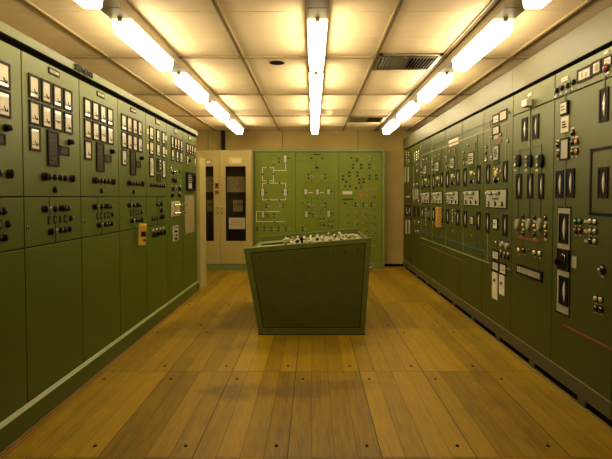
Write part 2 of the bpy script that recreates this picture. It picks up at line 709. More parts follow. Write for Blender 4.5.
# ceiling vents
def vent(x0, x1, ya, yb, label, group='grilles in the ceiling'):
    t = thing('ceiling_vent', label, 'vent', ((x0 + x1) / 2, (ya + yb) / 2, ZC), 0, group)
    w, d = x1 - x0, yb - ya
    f = MB()
    for a in ((-w / 2, w / 2, -d / 2, -d / 2 + .03), (-w / 2, w / 2, d / 2 - .03, d / 2), (-w / 2, -w / 2 + .03, -d / 2, d / 2), (w / 2 - .03, w / 2, -d / 2, d / 2)):
        f.box(a[0], a[1], a[2], a[3], -.018, -.0005, 'vent_metal')
    f.build('frame', t)
    MB().box(-w / 2 + .03, w / 2 - .03, -d / 2 + .03, d / 2 - .03, -.003, -.0008, 'void').build('backing', t)
    n = 17
    for k in range(n):
        xx = -w / 2 + .05 + k * (w - .1) / (n - 1)
        left = k < n / 2
        a, c = (-.007, .007) if left else (.003, -.003)
        link('slat', cached(('slat', rnd(d), left), lambda: MB().prism([(a - .001, -d / 2 + .03, -.003), (a + .001, -d / 2 + .03, -.003), (c + .001, -d / 2 + .03, -.017), (c - .001, -d / 2 + .03, -.017)], (0, d - .06, 0), 'vent_metal')), t, (xx, 0, 0))
    return t


vent(.580, 1.135, 4.215, 4.72, 'dark slatted ceiling grille near the camera, beside the right light row')
vent(.580, 1.135, 7.47, 8.0, 'dark slatted ceiling grille near the far wall, left of the right light row')

t = thing('ceiling_hole', 'round dark hole in the ceiling left of the middle light row', 'ceiling hole', (-.335, 4.515, ZC))
MB().cyl((0, 0, -.003), '-z', .072, .001, 'void', 32).build('opening', t)
b = MB()
for k in range(32):
    a0, a1 = 2 * PI * k / 32, 2 * PI * (k + 1) / 32
    b.prism([(.072 * math.cos(a0), .072 * math.sin(a0), -.002), (.084 * math.cos(a0), .084 * math.sin(a0), -.002), (.084 * math.cos(a1), .084 * math.sin(a1), -.002), (.072 * math.cos(a1), .072 * math.sin(a1), -.002)], (0, 0, .0018), 'ceiling_tile')
b.build('rim', t)

t = thing('smoke_detector', 'small cream smoke detector on the ceiling right of the middle lights', 'smoke detector', (.245, 7.05, ZC))
MB().cyl((0, 0, 0), '-z', .06, .025, 'detector', 24, .055).build('base', t)
MB().cyl((0, 0, -.025), '-z', .042, .035, 'detector', 24, .030).build('sensor_head', t)

# ------------------------------------------------------------------ left bank
LX = -1.62
LP0, PITCH_L = 2.03, .66


def LQ(px, py, k):
    Y, z = on_x(px, py, LX)
    return Y - (LP0 + PITCH_L * k), z


def lrect(k, x0, y0, x1, y1):
    xc = (x0 + x1) / 2
    return LQ(x0, y0, k)[0], LQ(x1, y0, k)[0], LQ(xc, y1, k)[1], LQ(xc, y0, k)[1]


SEAM = 1.318
FLAP = 1.029
TOPL = 2.136
BOTL = .150


def cabinet_shell(p, w, top, bot, seams, m, depth=.46, lower=True):
    g = .004
    MB().box(0, w, .018, depth, 0.0 if bot < .155 else bot, top, 'void').build('cabinet_body', p)
    zs = [bot] + list(seams) + [top]
    names = {1: ['front_panel'], 2: ['lower_door', 'upper_door'], 3: ['lower_door', 'flap_panel', 'upper_door']}[len(zs) - 1]
    for nme, a, c in zip(names, zs, zs[1:]):
        link(nme, cached((nme, w, a, c, m), lambda: MB().box(g, w - g, 0, .018, a + g, c - g, m, .002)), p)


def left_root(k, label):
    return thing('control_cabinet', label, 'cabinet', (LX, LP0 + PITCH_L * k, 0), PI / 2, 'control cabinets along the left wall')


def std_left(k, label):
    p = left_root(k, label)
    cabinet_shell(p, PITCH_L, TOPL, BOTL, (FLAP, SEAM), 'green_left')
    K = 1
    a, b_, c, d = lrect(K, 48.2, 69.8, 58.9, 75)
    plate(p, a, b_, c - .004, d + .004, 'plate_beige', .004, border=True, lines=1)
    cols = [(.062, .170), (.190, .298), (.318, .426), (.446, .554)]
    rows = [(1.885, 2.025), (1.735, 1.875)]
    for ri, (z0, z1) in enumerate(rows):
        for ci, (s0, s1) in enumerate(cols):
            meter(p, s0, s1, z0, z1, 1 if (ri == 1 and ci == 2) else 0)
    meter(p, .062, .170, 1.585, 1.725, 0)
    recorder(p, .245, .372, 1.511, 1.728)
    small_box(p, .384, .502, 1.588, 1.648)
    knob(p, .512, 1.682, .020, out=.034)
    xs = [43.5, 49, 54.5, 60, 65, 71]
    for i, x in enumerate(xs):
        s = LQ(x, 177, K)[0]
        (wing_knob if i in (0, 5) else knob)(p, s, 1.441)
    knob(p, LQ(54.6, 189.5, K)[0], 1.365)
    line(p, [(LQ(49.3, 200, K)[0], SEAM - .004), (LQ(49.3, 200, K)[0], 1.15)], .004)
    line(p, [(LQ(55, 200, K)[0], 1.245), (LQ(55, 200, K)[0], FLAP + .004)], .004)
    line(p, [(LQ(48, 200, K)[0], 1.174), (LQ(69, 200, K)[0], 1.174)], .004)
    for x, kind in ((43.5, 'w'), (45.8, 'k'), (49.6, 'l'), (55, 'k'), (60.5, 'w'), (64.5, 'k'), (68, 'k')):
        s = LQ(x, 209, K)[0]
        if kind == 'w':
            wing_knob(p, s, 1.246, .019)
        elif kind == 'k':
            knob(p, s, 1.244)
        else:
            lamp(p, s, 1.252, .010, 'white')
    for x, kind in ((49.2, 'b'), (55, 'b'), (60, 'p'), (65.2, 'b'), (70.5, 'k')):
        s = LQ(x, 220, K)[0]
        if kind == 'b':
            plate(p, s - .018, s + .018, 1.150, 1.200, 'green_left', .003, name='selector', border=True)
        elif kind == 'p':
            plate(p, s - .006, s + .006, 1.15, 1.20, 'black')
        else:
            knob(p, s, 1.176)
    for x, kind in ((49.5, 'w'), (52, 'k'), (55.8, 'l'), (60.5, 'k'), (64.5, 'k'), (67.5, 'w')):
        s = LQ(x, 231, K)[0]
        if kind == 'w':
            wing_knob(p, s, 1.105, .018)
        elif kind == 'k':
            knob(p, s, 1.105)
        else:
            lamp(p, s, 1.112, .010, 'white')
    lock(p, LQ(27.3, 228, K)[0], 1.145)
    lock(p, LQ(82.6, 222.5, K)[0] - PITCH_L + .03, 1.16) if False else None
    return p


c0 = std_left(0, 'green control cabinet cut off by the left edge of the photo')
r1 = dup_tree(c0, (LX, LP0 + PITCH_L, 0), 'green control cabinet with cream meters just before the raised lettering, first shown whole')
r2 = dup_tree(c0, (LX, LP0 + PITCH_L * 2, 0), 'green control cabinet with cream meters directly beneath the raised lettering')
r3 = dup_tree(c0, (LX, LP0 + PITCH_L * 3, 0), 'green control cabinet with cream meters that the yellow tag hangs on')

MB().box(-.03, -.001, .003, .46, 0, TOPL - .002, 'green_left').build('side_panel', c0)

# fifth cabinet: three narrow columns of meters
K = 4
p = left_root(K, 'green control cabinet with three narrow columns of meters, beyond the yellow tag')
cabinet_shell(p, PITCH_L, TOPL, BOTL, (FLAP, SEAM), 'green_left')
a, b_, c, d = lrect(K, 155.3, 119.2, 159.2, 124.3)
plate(p, a, b_, c, d, 'plate_beige', border=True, lines=1)
for (x0, x1) in ((149.2, 153.4), (156.3, 159.7), (161.8, 165.0)):
    s0, s1 = LQ(x0, 150, K)[0], LQ(x1, 150, K)[0]
    meter(p, s0, s1, 1.888, 2.022, 0)
    meter(p, s0, s1, 1.738, 1.876, 0)
    if x0 == 156.3:
        small_box(p, s0, s1, 1.580, 1.722, 'dark_glass', 'annunciator')
        for zz in (1.615, 1.652, 1.690):
            lamp(p, (s0 + s1) / 2, zz, .014, 'white').location.y = -.012
        small_box(p, s0, s1, 1.478, 1.555)
    else:
        meter(p, s0, s1, 1.520, 1.722, 2)
for x, y in ((147.6, 131.5), (147.6, 146.7), (165.7, 138), (165.7, 152)):
    s, z = LQ(x, y, K)
    plate(p, s - .02, s + .02, z - .025, z + .025, 'paper')
for i in range(7):
    knob(p, LQ(150.7, 185, K)[0] + i * .071, 1.437)
for x, z in ((156.5, 1.244), (160, 1.244), (160.3, 1.175), (152, 1.096), (156.5, 1.100), (160, 1.105), (162, 1.108), (154.2, 1.096), (158.2, 1.24)):
    (wing_knob if x > 159 else knob)(p, LQ(x, 210, K)[0], z)
lamp(p, LQ(159.6, 208, K)[0], 1.205, .010, 'white')
for x in (157.2, 161.5):
    s = LQ(x, 200, K)[0]
    line(p, [(s, SEAM - .004), (s, FLAP + .004)], .004)
for x in (153, 156.6, 160.2, 163.6):
    s = LQ(x, 233, K)[0]
    wing_knob(p, s, .935, .024)
    plate(p, s - .016, s + .016, .975, .995, 'paper')

# sixth
K = 5
p = left_root(K, 'green control cabinet with two beige plates of handles, second from the far end')
cabinet_shell(p, PITCH_L, TOPL, BOTL, (), 'green_left')
a, b_, c, d = lrect(K, 173.8, 128.6, 177, 133.4)
plate(p, a, b_, c, d, 'plate_beige', border=True, lines=1)
for x0, x1 in ((169.6, 172.1), (173, 175.4), (176, 178.3), (178.9, 181.1)):
    meter(p, LQ(x0, 1, K)[0], LQ(x1, 1, K)[0], 1.880, 2.020)
for x0, x1 in ((169.6, 172.4), (174.4, 177), (178.3, 181.1)):
    meter(p, LQ(x0, 1, K)[0], LQ(x1, 1, K)[0], 1.735, 1.870)
for x, y, m in ((170.4, 168, 'white'), (171.5, 171, 'white'), (171, 175.5, 'white'), (176.8, 171.5, 'yellow_lamp'), (174.5, 171.5, 'chrome'), (179.3, 172, 'black'), (170.4, 186.2, 'white'), (175.3, 186.2, 'yellow_lamp'), (179.8, 186.3, 'white'), (171.8, 193, 'white'), (178.8, 193, 'white'), (179.5, 181, 'white')):
    s, z = LQ(x, y, K)
    lamp(p, s, z, .016, m)
for x, y in ((172.5, 180), (174.5, 180.8), (172, 189), (178.8, 189), (171.5, 195.5), (178.5, 195.5), (172, 172.5)):
    s, z = LQ(x, y, K)
    wing_knob(p, s, z, .024)
s0, z0 = LQ(172.5, 189.8, K)
s1, _ = LQ(178.8, 189.8, K)
line(p, [(s0, z0), (s1, z0)], .012)
s0, s1, z0, z1 = lrect(K, 171, 201.3, 179.6, 216.3)
plate(p, s0, s1, z0, z1, 'plate_beige', name='switch_plate')
for yy in (205, 212.8):
    zz = LQ(175.5, yy, K)[1]
    a, c = LQ(169.3, 205, K)[0], LQ(182, 205, K)[0]
    MB().cyl((a, -.06, 0), 'x', .010, c - a - .02, 'chrome', 12).cyl(((a + c) / 2 - .07, 0, 0), '-y', .008, .06, 'chrome', 10).cyl(((a + c) / 2 + .07, 0, 0), '-y', .008, .06, 'chrome', 10).build('handle', p, (0, 0, zz))
line(p, [((s0 + s1) / 2, LQ(175, 205, K)[1]), ((s0 + s1) / 2, LQ(175, 213, K)[1])], .012, 'line_red', .008)
s0, s1, z0, z1 = lrect(K, 172.4, 225.5, 178, 241)
plate(p, s0, s1, z0, z1, 'plate_grey', name='switch_plate')
for yy, m in ((227.3, 'white'), (231.3, 'black'), (235.2, 'yellow_lamp'), (238.6, 'black')):
    for x in (174.6, 176.2):
        s, z = LQ(x, yy, K)
        lamp(p, s, z, .016, m if x < 175 else 'black').location.y = -.004
line(p, [LQ(171, 218.2, K), (LQ(180.5, 217.2, K)[0], LQ(171, 218.2, K)[1])], .005)

# seventh
K = 6
p = left_root(K, 'green control cabinet at the far end of the left bank, with tan blank plate')
cabinet_shell(p, PITCH_L, TOPL, BOTL, (), 'green_left')
MB().box(PITCH_L + .001, PITCH_L + .05, .003, .46, 0, TOPL, 'green_left').build('side_panel', p)
a, b_, c, d = lrect(K, 188.2, 136, 190.7, 140)
plate(p, a, b_, c, d, 'plate_beige', border=True, lines=1)
for x0, x1 in ((185, 187.2), (188, 189.7), (190.3, 191.9), (192.6, 194.3)):
    meter(p, LQ(x0, 1, K)[0], LQ(x1, 1, K)[0], 1.880, 2.010)
for x0, x1 in ((185, 187.2), (192.7, 194.4)):
    meter(p, LQ(x0, 1, K)[0], LQ(x1, 1, K)[0], 1.725, 1.862)
knob(p, LQ(189.6, 160, K)[0], LQ(189.6, 160, K)[1], .028)
s0, s1, z0, z1 = lrect(K, 185.6, 172.8, 193.8, 190.8)
w, h = s1 - s0, z1 - z0
o = link('recess', MB().ring(w, h, .03, .03, 'black').box(-w / 2 + .03, w / 2 - .03, -.006, 0, -h / 2 + .03, h / 2 - .03, 'void').mesh('recess'), p, ((s0 + s1) / 2, 0, (z0 + z1) / 2))
b = MB().box(-w * .42, w * .05, -.02, -.006, -h * .40, h * .38, 'plate_beige')
for i in range(4):
    b.box(-w * .30, -w * .02, -.026, -.02, -h * .08 + i * h * .11, -h * .02 + i * h * .11, 'bezel')
b.box(w * .08, w * .2, -.024, -.006, -h * .05, h * .38, 'bezel')
b.build('relay', o)
s0, s1, z0, z1 = lrect(K, 184.4, 195.5, 193.6, 233)
plate(p, s0, s1, z0, z1, 'tan_blank', .006, name='blank_plate')

# plinth, fascia, floor batten and the plinth's painted edge highlight
YA, YB = LP0, LP0 + PITCH_L * 7 + .05  # bank ends
o = MB().prism([(-1.62, YA, 0), (-1.60, YA, 0), (-1.60, YA, .130), (-1.62, YA, .149)], (0, YB - YA, 0), 'green_left').build('plinth')
tag(o, 'long green plinth along the foot of the left cabinets', 'plinth')
b = MB().prism([(-1.5995, YA, .1305), (-1.5985, YA, .1305), (-1.6195, YA, .1505), (-1.6195, YA, .1495)], (0, YB - YA, 0), 'green_rail')  # lighter green painted on the chamfer as the ceiling light it catches
b.build('edge_highlight', o)
struct(MB().box(-1.5995, -1.588, YN, YB, 0, .009, 'batten_brown').build('baseboard_left'))
fz = thing('fascia', 'pale green fascia along the top of the left cabinets with raised black lettering', 'fascia', (-1.60, YA, 0), PI / 2)
b = MB().box(0, YB - YA + .01, 0, .5, 2.166, 2.222, 'green_pale', .003)
b.build('fascia_board', fz)
MB().box(0, YB - YA, .03, .45, 2.137, 2.166, 'void').build('shadow_gap', fz)
cu = bpy.data.curves.new('lettering', 'FONT')
cu.body = 'SIEMENS'
cu.size = 1.0
cu.extrude = .06
cu.offset = .012
cu.align_x = 'CENTER'
cu.align_y = 'CENTER'
cu.materials.append(MATS['black'])
to = bpy.data.objects.new('lettering_curve', cu)
C.objects.link(to)
bpy.context.view_layer.update()
me = bpy.data.meshes.new_from_object(to.evaluated_get(bpy.context.evaluated_depsgraph_get()))
bpy.data.objects.remove(to)
xs_ = [v.co.x for v in me.vertices]
ys_ = [v.co.y for v in me.vertices]
sw, sh = .262 / (max(xs_) - min(xs_)), .040 / (max(ys_) - min(ys_))
for v in me.vertices:
    x, y, z = v.co
    v.co = (x * sw, -.003 - (z + .06) * .05, y * sh)
Yc = (on_x(74.5, 71.5, -1.60)[0] + on_x(91.8, 71.5, -1.60)[0]) / 2
l = link('lettering', me, fz, (Yc - YA, 0, 2.194))
l['label'] = 'raised black capital letters'

# yellow tag hanging in front of the fourth cabinet
Y_, Z_ = on_x(140.3, 234.5, -1.57)
t = thing('hanging_tag', 'yellow plastic tag with a black square hanging on the left cabinets', 'tag', (-1.553, Y_, Z_), math.radians(55))
t.rotation_euler = (0, math.radians(4), math.radians(55))
b = MB().box(-.040, .040, -.008, .010, -.098, .098, 'yellow', .006)
b.build('card', t)
MB().box(-.018, .032, -.012, -.010, -.018, .028, 'black').build('picture', t)
MB().box(.008, .032, -.012, -.010, -.060, -.044, 'black').build('mark', t)
b = MB()
for i, (a, c) in enumerate(((-.03, .03), (-.02, .02), (-.03, .0))):
    b.box(a, c, -.0115, -.010, (.062, .045, -.055)[i], (.072, .049, -.050)[i], 'orange')
b.build('printing', t)
MB().box(-.003, .003, -.002, .002, .098, .15, 'black').build('string', t)

# low beige cabinet after the left bank
t = thing('side_cabinet', 'narrow beige cabinet side standing after the far end of the left bank', 'cabinet', (-1.6, 6.80, 0), PI / 2)
MB().box(0, .37, .012, .6, 0, 1.885, 'beige', .004).build('cabinet_body', t)
MB().box(0, .37, 0, .012, .0, 1.885, 'beige', .003).build('door', t)

# ------------------------------------------------------------------ right bank
RX = 1.673
RY0, PITCH_R = 4.035, .69
TOPR, BOTR, FLR = 2.168, .165, 1.993


def r_far(k):
    """far edge of module k (its left edge as seen)"""
    return RY0 + PITCH_R * (k - 1)


def RQ(px, py, k):
    Y, z = on_x(px, py, RX)
    return r_far(k) - Y, z


def rrect(k, x0, y0, x1, y1):
    xc = (x0 + x1) / 2
    return RQ(x0, y0, k)[0], RQ(x1, y0, k)[0], RQ(xc, y1, k)[1], RQ(xc, y0, k)[1]


def right_root(k, label):
    p = thing('switchboard_panel', label, 'panel', (RX, r_far(k), 0), -PI / 2, 'switchboard panels along the right wall')
    MB().box(.03, PITCH_R - .03, .12, .42, 0, .164, 'void').build('base', p)
    return p


def rshell(p, flap=False):
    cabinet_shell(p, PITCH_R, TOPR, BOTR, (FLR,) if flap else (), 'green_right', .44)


def E(p, k, x0, y0, x1, y1):
    return edgewise(p, *rrect(k, x0, y0, x1, y1))


def Lp(p, k, x, y, r=.015, m='white'):
    s, z = RQ(x, y, k)
    return lamp(p, s, z, r, m)


def Pl(p, k, x0, y0, x1, y1, m='paper', **kw):
    return plate(p, *rrect(k, x0, y0, x1, y1), m, **kw)


def Ln(p, k, pts, w=.008, m='line_dark', level=False, t=.004):
    q = [RQ(x, y, k) for x, y in pts]
    r = [q[0]]
    for (a, c) in q[1:]:
        pa, pc = r[-1]
        if abs(a - pa) < .03:
            a = pa
        elif abs(c - pc) < .05:
            c = pc
        r.append((a, c))
    return line(p, r, w, m, t)


def pair(p, k, x, y, m='white', gap=.05, r=.015):
    s, z = RQ(x, y, k)
    lamp(p, s - gap / 2, z, r, m)
    lamp(p, s + gap / 2, z, r, m)


def control_plate(p, s0, s1, z0, z1):
    w, h = s1 - s0, z1 - z0
    o = link('switch_plate', cached(('switch_plate', rnd(w), rnd(h)), lambda: MB().box(-w / 2, w / 2, -.006, 0, -h / 2, h / 2, 'black').box(-w / 2 + .014, w / 2 - .014, -.010, -.006, -h / 2 + .009, h / 2 - .009, 'plate_grey').box(-.07, .07, -.0115, -.010, -.006, .006, 'bezel')), p, ((s0 + s1) / 2, 0, (z0 + z1) / 2))
    def tog():
        return MB().cyl((0, 0, 0), '-y', .017, .006, 'bezel', 12).cyl((0, -.006, 0), '-y', .006, .02, 'white', 8).dome((0, -.026, 0), .011, 'white')
    for u in (-.30, -.17, .05, .18):
        link('toggle', cached(('toggle',), tog), o, (u * w, -.012, h * .28))
    for u in (-.32, 0, .32):
        link('push_button', cached(('plate_button', ), lambda: MB().cyl((0, 0, 0), '-y', .020, .010, 'bezel', 14).cyl((0, -.010, 0), '-y', .013, .005, 'white', 12)), o, (u * w, -.012, -h * .26))
    return o


def feeder(p, K):
    """the repeated feeder layout, measured on module K's own pixels (module three)"""
    w = PITCH_R
    line(p, [(0, 2.030), (w, 2.030)], .010, 'line_dark')
    line(p, [(0, 1.956), (w, 1.956)], .009, 'line_grey')
    line(p, [(.03, TOPR - .02), (.03, 1.962)], .004, 'line_grey')
    s, z = RQ(468.5, 145, K); lamp(p, s, z, .016, 'white')
    s, z = RQ(475, 143, K); lamp(p, s, z, .016, 'white')
    Pl(p, K, 472.5, 146.6, 476, 149, 'line_red')
    Pl(p, K, 468.9, 152.2, 474.2, 165, 'plate_grey', border=True, t=.006, name='relay', lines=3)
    Pl(p, K, 469.6, 166.6, 474.6, 169, 'green_right', border=True, name='nameplate')
    for x, y, m in ((463.8, 152.5, 'white'), (464, 158.5, 'black'), (464.2, 163.4, 'white'), (468.0, 162.5, 'white')):
        Lp(p, K, x, y, .017, m)
    Lp(p, K, 470.8, 172.4, .017, 'yellow_lamp')
    Lp(p, K, 475.2, 174, .017, 'white')
    Lp(p, K, 470.4, 180.6, .015, 'white')
    Lp(p, K, 474.2, 181.4, .015, 'white')
    s, z = RQ(472.3, 179.5, K)
    wing_knob(p, s, z - .02, .022)
    bulge(p, s, z + .065, .05, .05, 'yellow_lamp')
    E(p, K, 464, 168, 466.9, 186.3)
    E(p, K, 477.2, 165.5, 480.7, 184)
    s0, s1, z0, z1 = rrect(K, 464.7, 190, 480, 206)
    control_plate(p, .055, .425, 1.258, 1.402) if False else control_plate(p, s0, s1, z0, z1)
    E(p, K, 464, 210.5, 467, 227.3)
    E(p, K, 477.2, 211.6, 480.6, 230)
    Lp(p, K, 472.5, 235.5, .012, 'white')
    sL, sR = RQ(465.5, 1, K)[0], RQ(479, 1, K)[0]
    zt = RQ(465.5, 227.3, K)[1]
    line(p, [(sL, zt), (sL, .69)], .006, 'line_grey')
    line(p, [(sR, zt - .02), (sR, .785)], .006, 'line_blue')
    line(p, [(RQ(460.9, 170, K)[0] * 0 + .012, 1.95), (.012, 1.0)], .004, 'line_grey')
    line(p, [(sL, 1.95), (sL, RQ(465.5, 168, K)[1])], .005, 'line_grey')
    line(p, [(sR, 1.95), (sR, RQ(479, 165.5, K)[1])], .005, 'line_dark')
    line(p, [(0, .785), (w, .785)], .016, 'line_blue')
    line(p, [(0, .690), (w, .690)], .010, 'line_grey')


def frow(n):
    return right_root(n, '')


# module three first (measured), then four, five, six as copies with their own details
K = 3
f3 = right_root(K, 'right switchboard feeder panel with small white framed plate below, left of the three square meters')
rshell(f3)
feeder(f3, K)
base3 = [o for o in f3.children]
f4 = dup_tree(f3, (RX, r_far(4), 0), 'right switchboard feeder panel with two white title strips near its top')
f5 = dup_tree(f3, (RX, r_far(5), 0), 'right switchboard feeder panel that the orange striped tag hangs on')
f6 = dup_tree(f3, (RX, r_far(6), 0), 'farthest right switchboard panel with a grey toggle plate, beside the panel crowded with lamps')
Pl(f3, 3, 470.8, 216, 474.2, 224.8, 'plate_grey', border=True, t=.01)
Pl(f4, 4, 449, 139, 458.4, 142, 'paper')
Pl(f4, 4, 449.4, 142.8, 458.6, 145.2, 'paper')
for y in (210.5, 214, 217.5, 221.2):
    Lp(f4, 4, 453.2, y, .015, 'yellow_lamp' if y < 213 else 'white')
    Lp(f6, 6, 426.4, y - 1, .018, 'white')
Lp(f4, 4, 456.3, 213.8, .014, 'white')
for ff, x0, x1 in ((f3, 0, PITCH_R), (f4, 0, PITCH_R), (f5, 0, PITCH_R), (f6, 0, PITCH_R)):
    a = 0 if ff is not f6 else .05
    c = PITCH_R if ff is not f3 else .16
    line(ff, [(a, .605), (c, .605)], .008, 'line_red')
del base3

# module two
K = 2
p = right_root(K, 'right switchboard panel with three square meters at top and wide toggle plate')
rshell(p)
w = PITCH_R
line(p, [(0, 2.030), (RQ(493, 1, K)[0], 2.030)], .010, 'line_dark')
line(p, [(0, 1.956), (RQ(493, 1, K)[0], 1.956)], .009, 'line_grey')
line(p, [(RQ(500.5, 1, K)[0], 1.956), (w - .06, 1.956)], .008, 'line_grey')
Ln(p, K, [(490.5, 122), (490.5, 160)], .006, 'line_grey')
Ln(p, K, [(506.3, 129), (506.3, 161)], .006, 'line_grey')
meter(p, *rrect(K, 499.9, 110, 507.4, 121), 2)
meter(p, *rrect(K, 493.1, 114, 499.7, 124), 1)
meter(p, *rrect(K, 493.1, 125.5, 499.9, 135), 2)
Lp(p, K, 509.5, 112.5, .010, 'black')
for x, y, m in ((492, 137.5, 'white'), (501.2, 134.5, 'white'), (508.4, 141, 'white'), (486.3, 147, 'white'), (486.4, 153, 'black'), (486.6, 158.4, 'white'), (492, 157.5, 'white'), (486.6, 161, 'chrome')):
    Lp(p, K, x, y, .017, m)
Pl(p, K, 494.3, 134.8, 498.8, 139, 'plate_beige')
Pl(p, K, 496.5, 140.3, 501.5, 142.8, 'line_red')
Pl(p, K, 494, 145, 499.4, 161, 'plate_grey', border=True, t=.006, name='relay', lines=4)
Pl(p, K, 493.8, 162, 500, 165, 'green_right', border=True)
Lp(p, K, 495.3, 169.3, .018, 'yellow_lamp')
Lp(p, K, 498.2, 169.8, .018, 'yellow_lamp')
Lp(p, K, 501.3, 171, .018, 'white')
Lp(p, K, 494.6, 179.8, .017, 'white')
Lp(p, K, 499.2, 179.3, .017, 'white')
s, z = RQ(497, 180.5, K)
wing_knob(p, s, z, .024)
bulge(p, s, RQ(497, 173.5, K)[1], .05, .06, 'yellow_lamp')
E(p, K, 486.6, 164.5, 490.2, 184)
E(p, K, 503.6, 161, 507.8, 182.4)
control_plate(p, *rrect(K, 486.7, 189, 507.6, 208.5))
E(p, K, 486.4, 212.8, 489.6, 232.8)
E(p, K, 503.3, 214.3, 507.6, 236.3)
Pl(p, K, 494.3, 218.4, 498.6, 229.5, 'paper', border=True, t=.012, name='nameplate')
Lp(p, K, 496.5, 223.8, .009, 'black').location.y = -.012
Lp(p, K, 496.5, 242, .013, 'white')
Ln(p, K, [(487.8, 233), (487.8, 262)], .006, 'line_grey')
line(p, [(0, .785), (RQ(492.5, 1, K)[0], .785)], .016, 'line_blue')
line(p, [(0, .690), (RQ(492.5, 1, K)[0], .690)], .010, 'line_grey')
Ln(p, K, [(505.4, 236.5), (505.4, 241)], .008, 'line_blue')
Ln(p, K, [(503, 239.8), (508.4, 240.8)], .012, 'line_blue')
for x, y in ((502.8, 244.3), (507.8, 246)):
    s, z = RQ(x, y, K)
    bulge(p, s, z, .07, .055, 'disc_mesh')
for x, y in ((501.6, 251.5), (505.2, 253), (508.8, 254)):
    Lp(p, K, x, y, .016, 'white')
    s, z = RQ(x, y + 4.2, K)
    knob(p, s, z, .017)
meter(p, *rrect(K, 492.4, 250, 499.4, 260.3), 2)
meter(p, *rrect(K, 492.4, 261, 499.4, 271.5), 2)
meter(p, *rrect(K, 499.7, 263, 506.8, 275), 1)
Ln(p, K, [(507, 268.5), (510, 270)], .01, 'line_grey')
for r_, yy in (((493, 272.8, 498, 299), 280), ((500, 275.5, 505, 295), 283)):
    o = Pl(p, K, *r_, 'paper', t=.008, name='label_holder', lines=0)
    s, z = RQ((r_[0] + r_[2]) / 2, yy, K)
    l = lamp(p, s, z, .014, 'black', 'screw')
    l.location.y = -.008

# module one
K = 1
p1 = p = right_root(K, 'right switchboard panel with a protruding white box and ten slot terminal frame')
rshell(p, True)
s0, s1, z0, z1 = rrect(K, 527.0, 99.8, 532.3, 106.8)
MB().box(s0, s1, -.045, 0, z0, z1, 'paper', .004).build('white_box', p)
Pl(p, K, 528.2, 93, 532.2, 96.2, 'paper')
sv = RQ(530.3, 110, K)[0]
MB().box(sv - .006, sv + .006, -.008, 0, RQ(530, 147, K)[1], z0, 'line_grey', .003).build('conduit', p)
E(p, K, 522.2, 117.8, 527.8, 141)
E(p, K, 533, 114.5, 539.2, 139)
Ln(p, K, [(527.8, 128.5), (533, 127)], .008, 'line_dark')
zb = RQ(530.5, 147.5, K)[1]
sx = [RQ(x, 147, K)[0] for x in (519.3, 530.5, 541.6)]
line(p, [(sx[0], zb), (sx[2], zb)], .010)
line(p, [(sx[1], RQ(530, 140, K)[1]), (sx[1], zb)], .010)
for i, x in enumerate((519.3, 530.5, 541.6)):
    zt = RQ(x, 175, K)[1]
    line(p, [(sx[i], zb), (sx[i], 1.47)], .009)
    bulge(p, sx[i] + .012, RQ(x, 161, K)[1], .070, .105, 'black')
    Lp(p, K, x - 3.6, 157.2, .018, 'white')
    Lp(p, K, x - 3.6, 165.4, .018, 'white')
    plate(p, sx[i] - .085, sx[i] - .045, RQ(x, 170.6, K)[1], RQ(x, 169, K)[1], 'paper')
    E(p, K, x - 2.6, 173.8 - .4 * i, x + 2.8, 198.8)
    line(p, [(sx[i], RQ(x, 198.8, K)[1]), (sx[i], RQ(x, 219, K)[1])], .008)
    bulge(p, sx[i], RQ(x, 224.5, K)[1], .060, .095, 'disc_mesh')
    for y, m in ((216.5, 'black'), (225, 'yellow_lamp'), (233.5, 'black')):
        Lp(p, K, x + 4.3, y + i * .8, .018, m)
        s, z = RQ(x + 4.3, y + i * .8 + 4.2, K)
        plate(p, s - .014, s + .014, z - .006, z + .006, 'paper')
    line(p, [(sx[i], RQ(x, 229.5, K)[1]), (sx[i], RQ(530, 239.5, K)[1])], .010, 'line_red')
zr = RQ(530, 239.5, K)[1]
line(p, [(sx[0], zr), (sx[2], zr)], .016, 'line_red')
zt = RQ(530, 268, K)[1]
for x in (522.2, 538.4):
    s = RQ(x, 250, K)[0]
    line(p, [(s, zr), (s, zt)], .010, 'line_red')
for x, y, m in ((519.3, 250, 'yellow_lamp'), (524.2, 250.4, 'black'), (535, 252.6, 'yellow_lamp'), (540.4, 253.4, 'white')):
    Lp(p, K, x, y, .024, m)
Lp(p, K, 529.9, 250.6, .013, 'black')
s0, s1, z0, z1 = rrect(K, 517.4, 267.4, 543.2, 277.8)
w, h = s1 - s0, z1 - z0
o = link('terminal_frame', MB().box(-w / 2, w / 2, -.012, 0, -h / 2, h / 2, 'black').mesh('terminal_frame'), p, ((s0 + s1) / 2, 0, (z0 + z1) / 2))
for i in range(10):
    a = -w / 2 + .018 + i * (w - .036) / 10
    link('terminal', cached(('terminal',), lambda: MB().box(.005, (w - .036) / 10 - .005, -.015, -.012, -h / 2 + .018, h / 2 - .018, 'plate_grey')), o, (a, 0, 0))

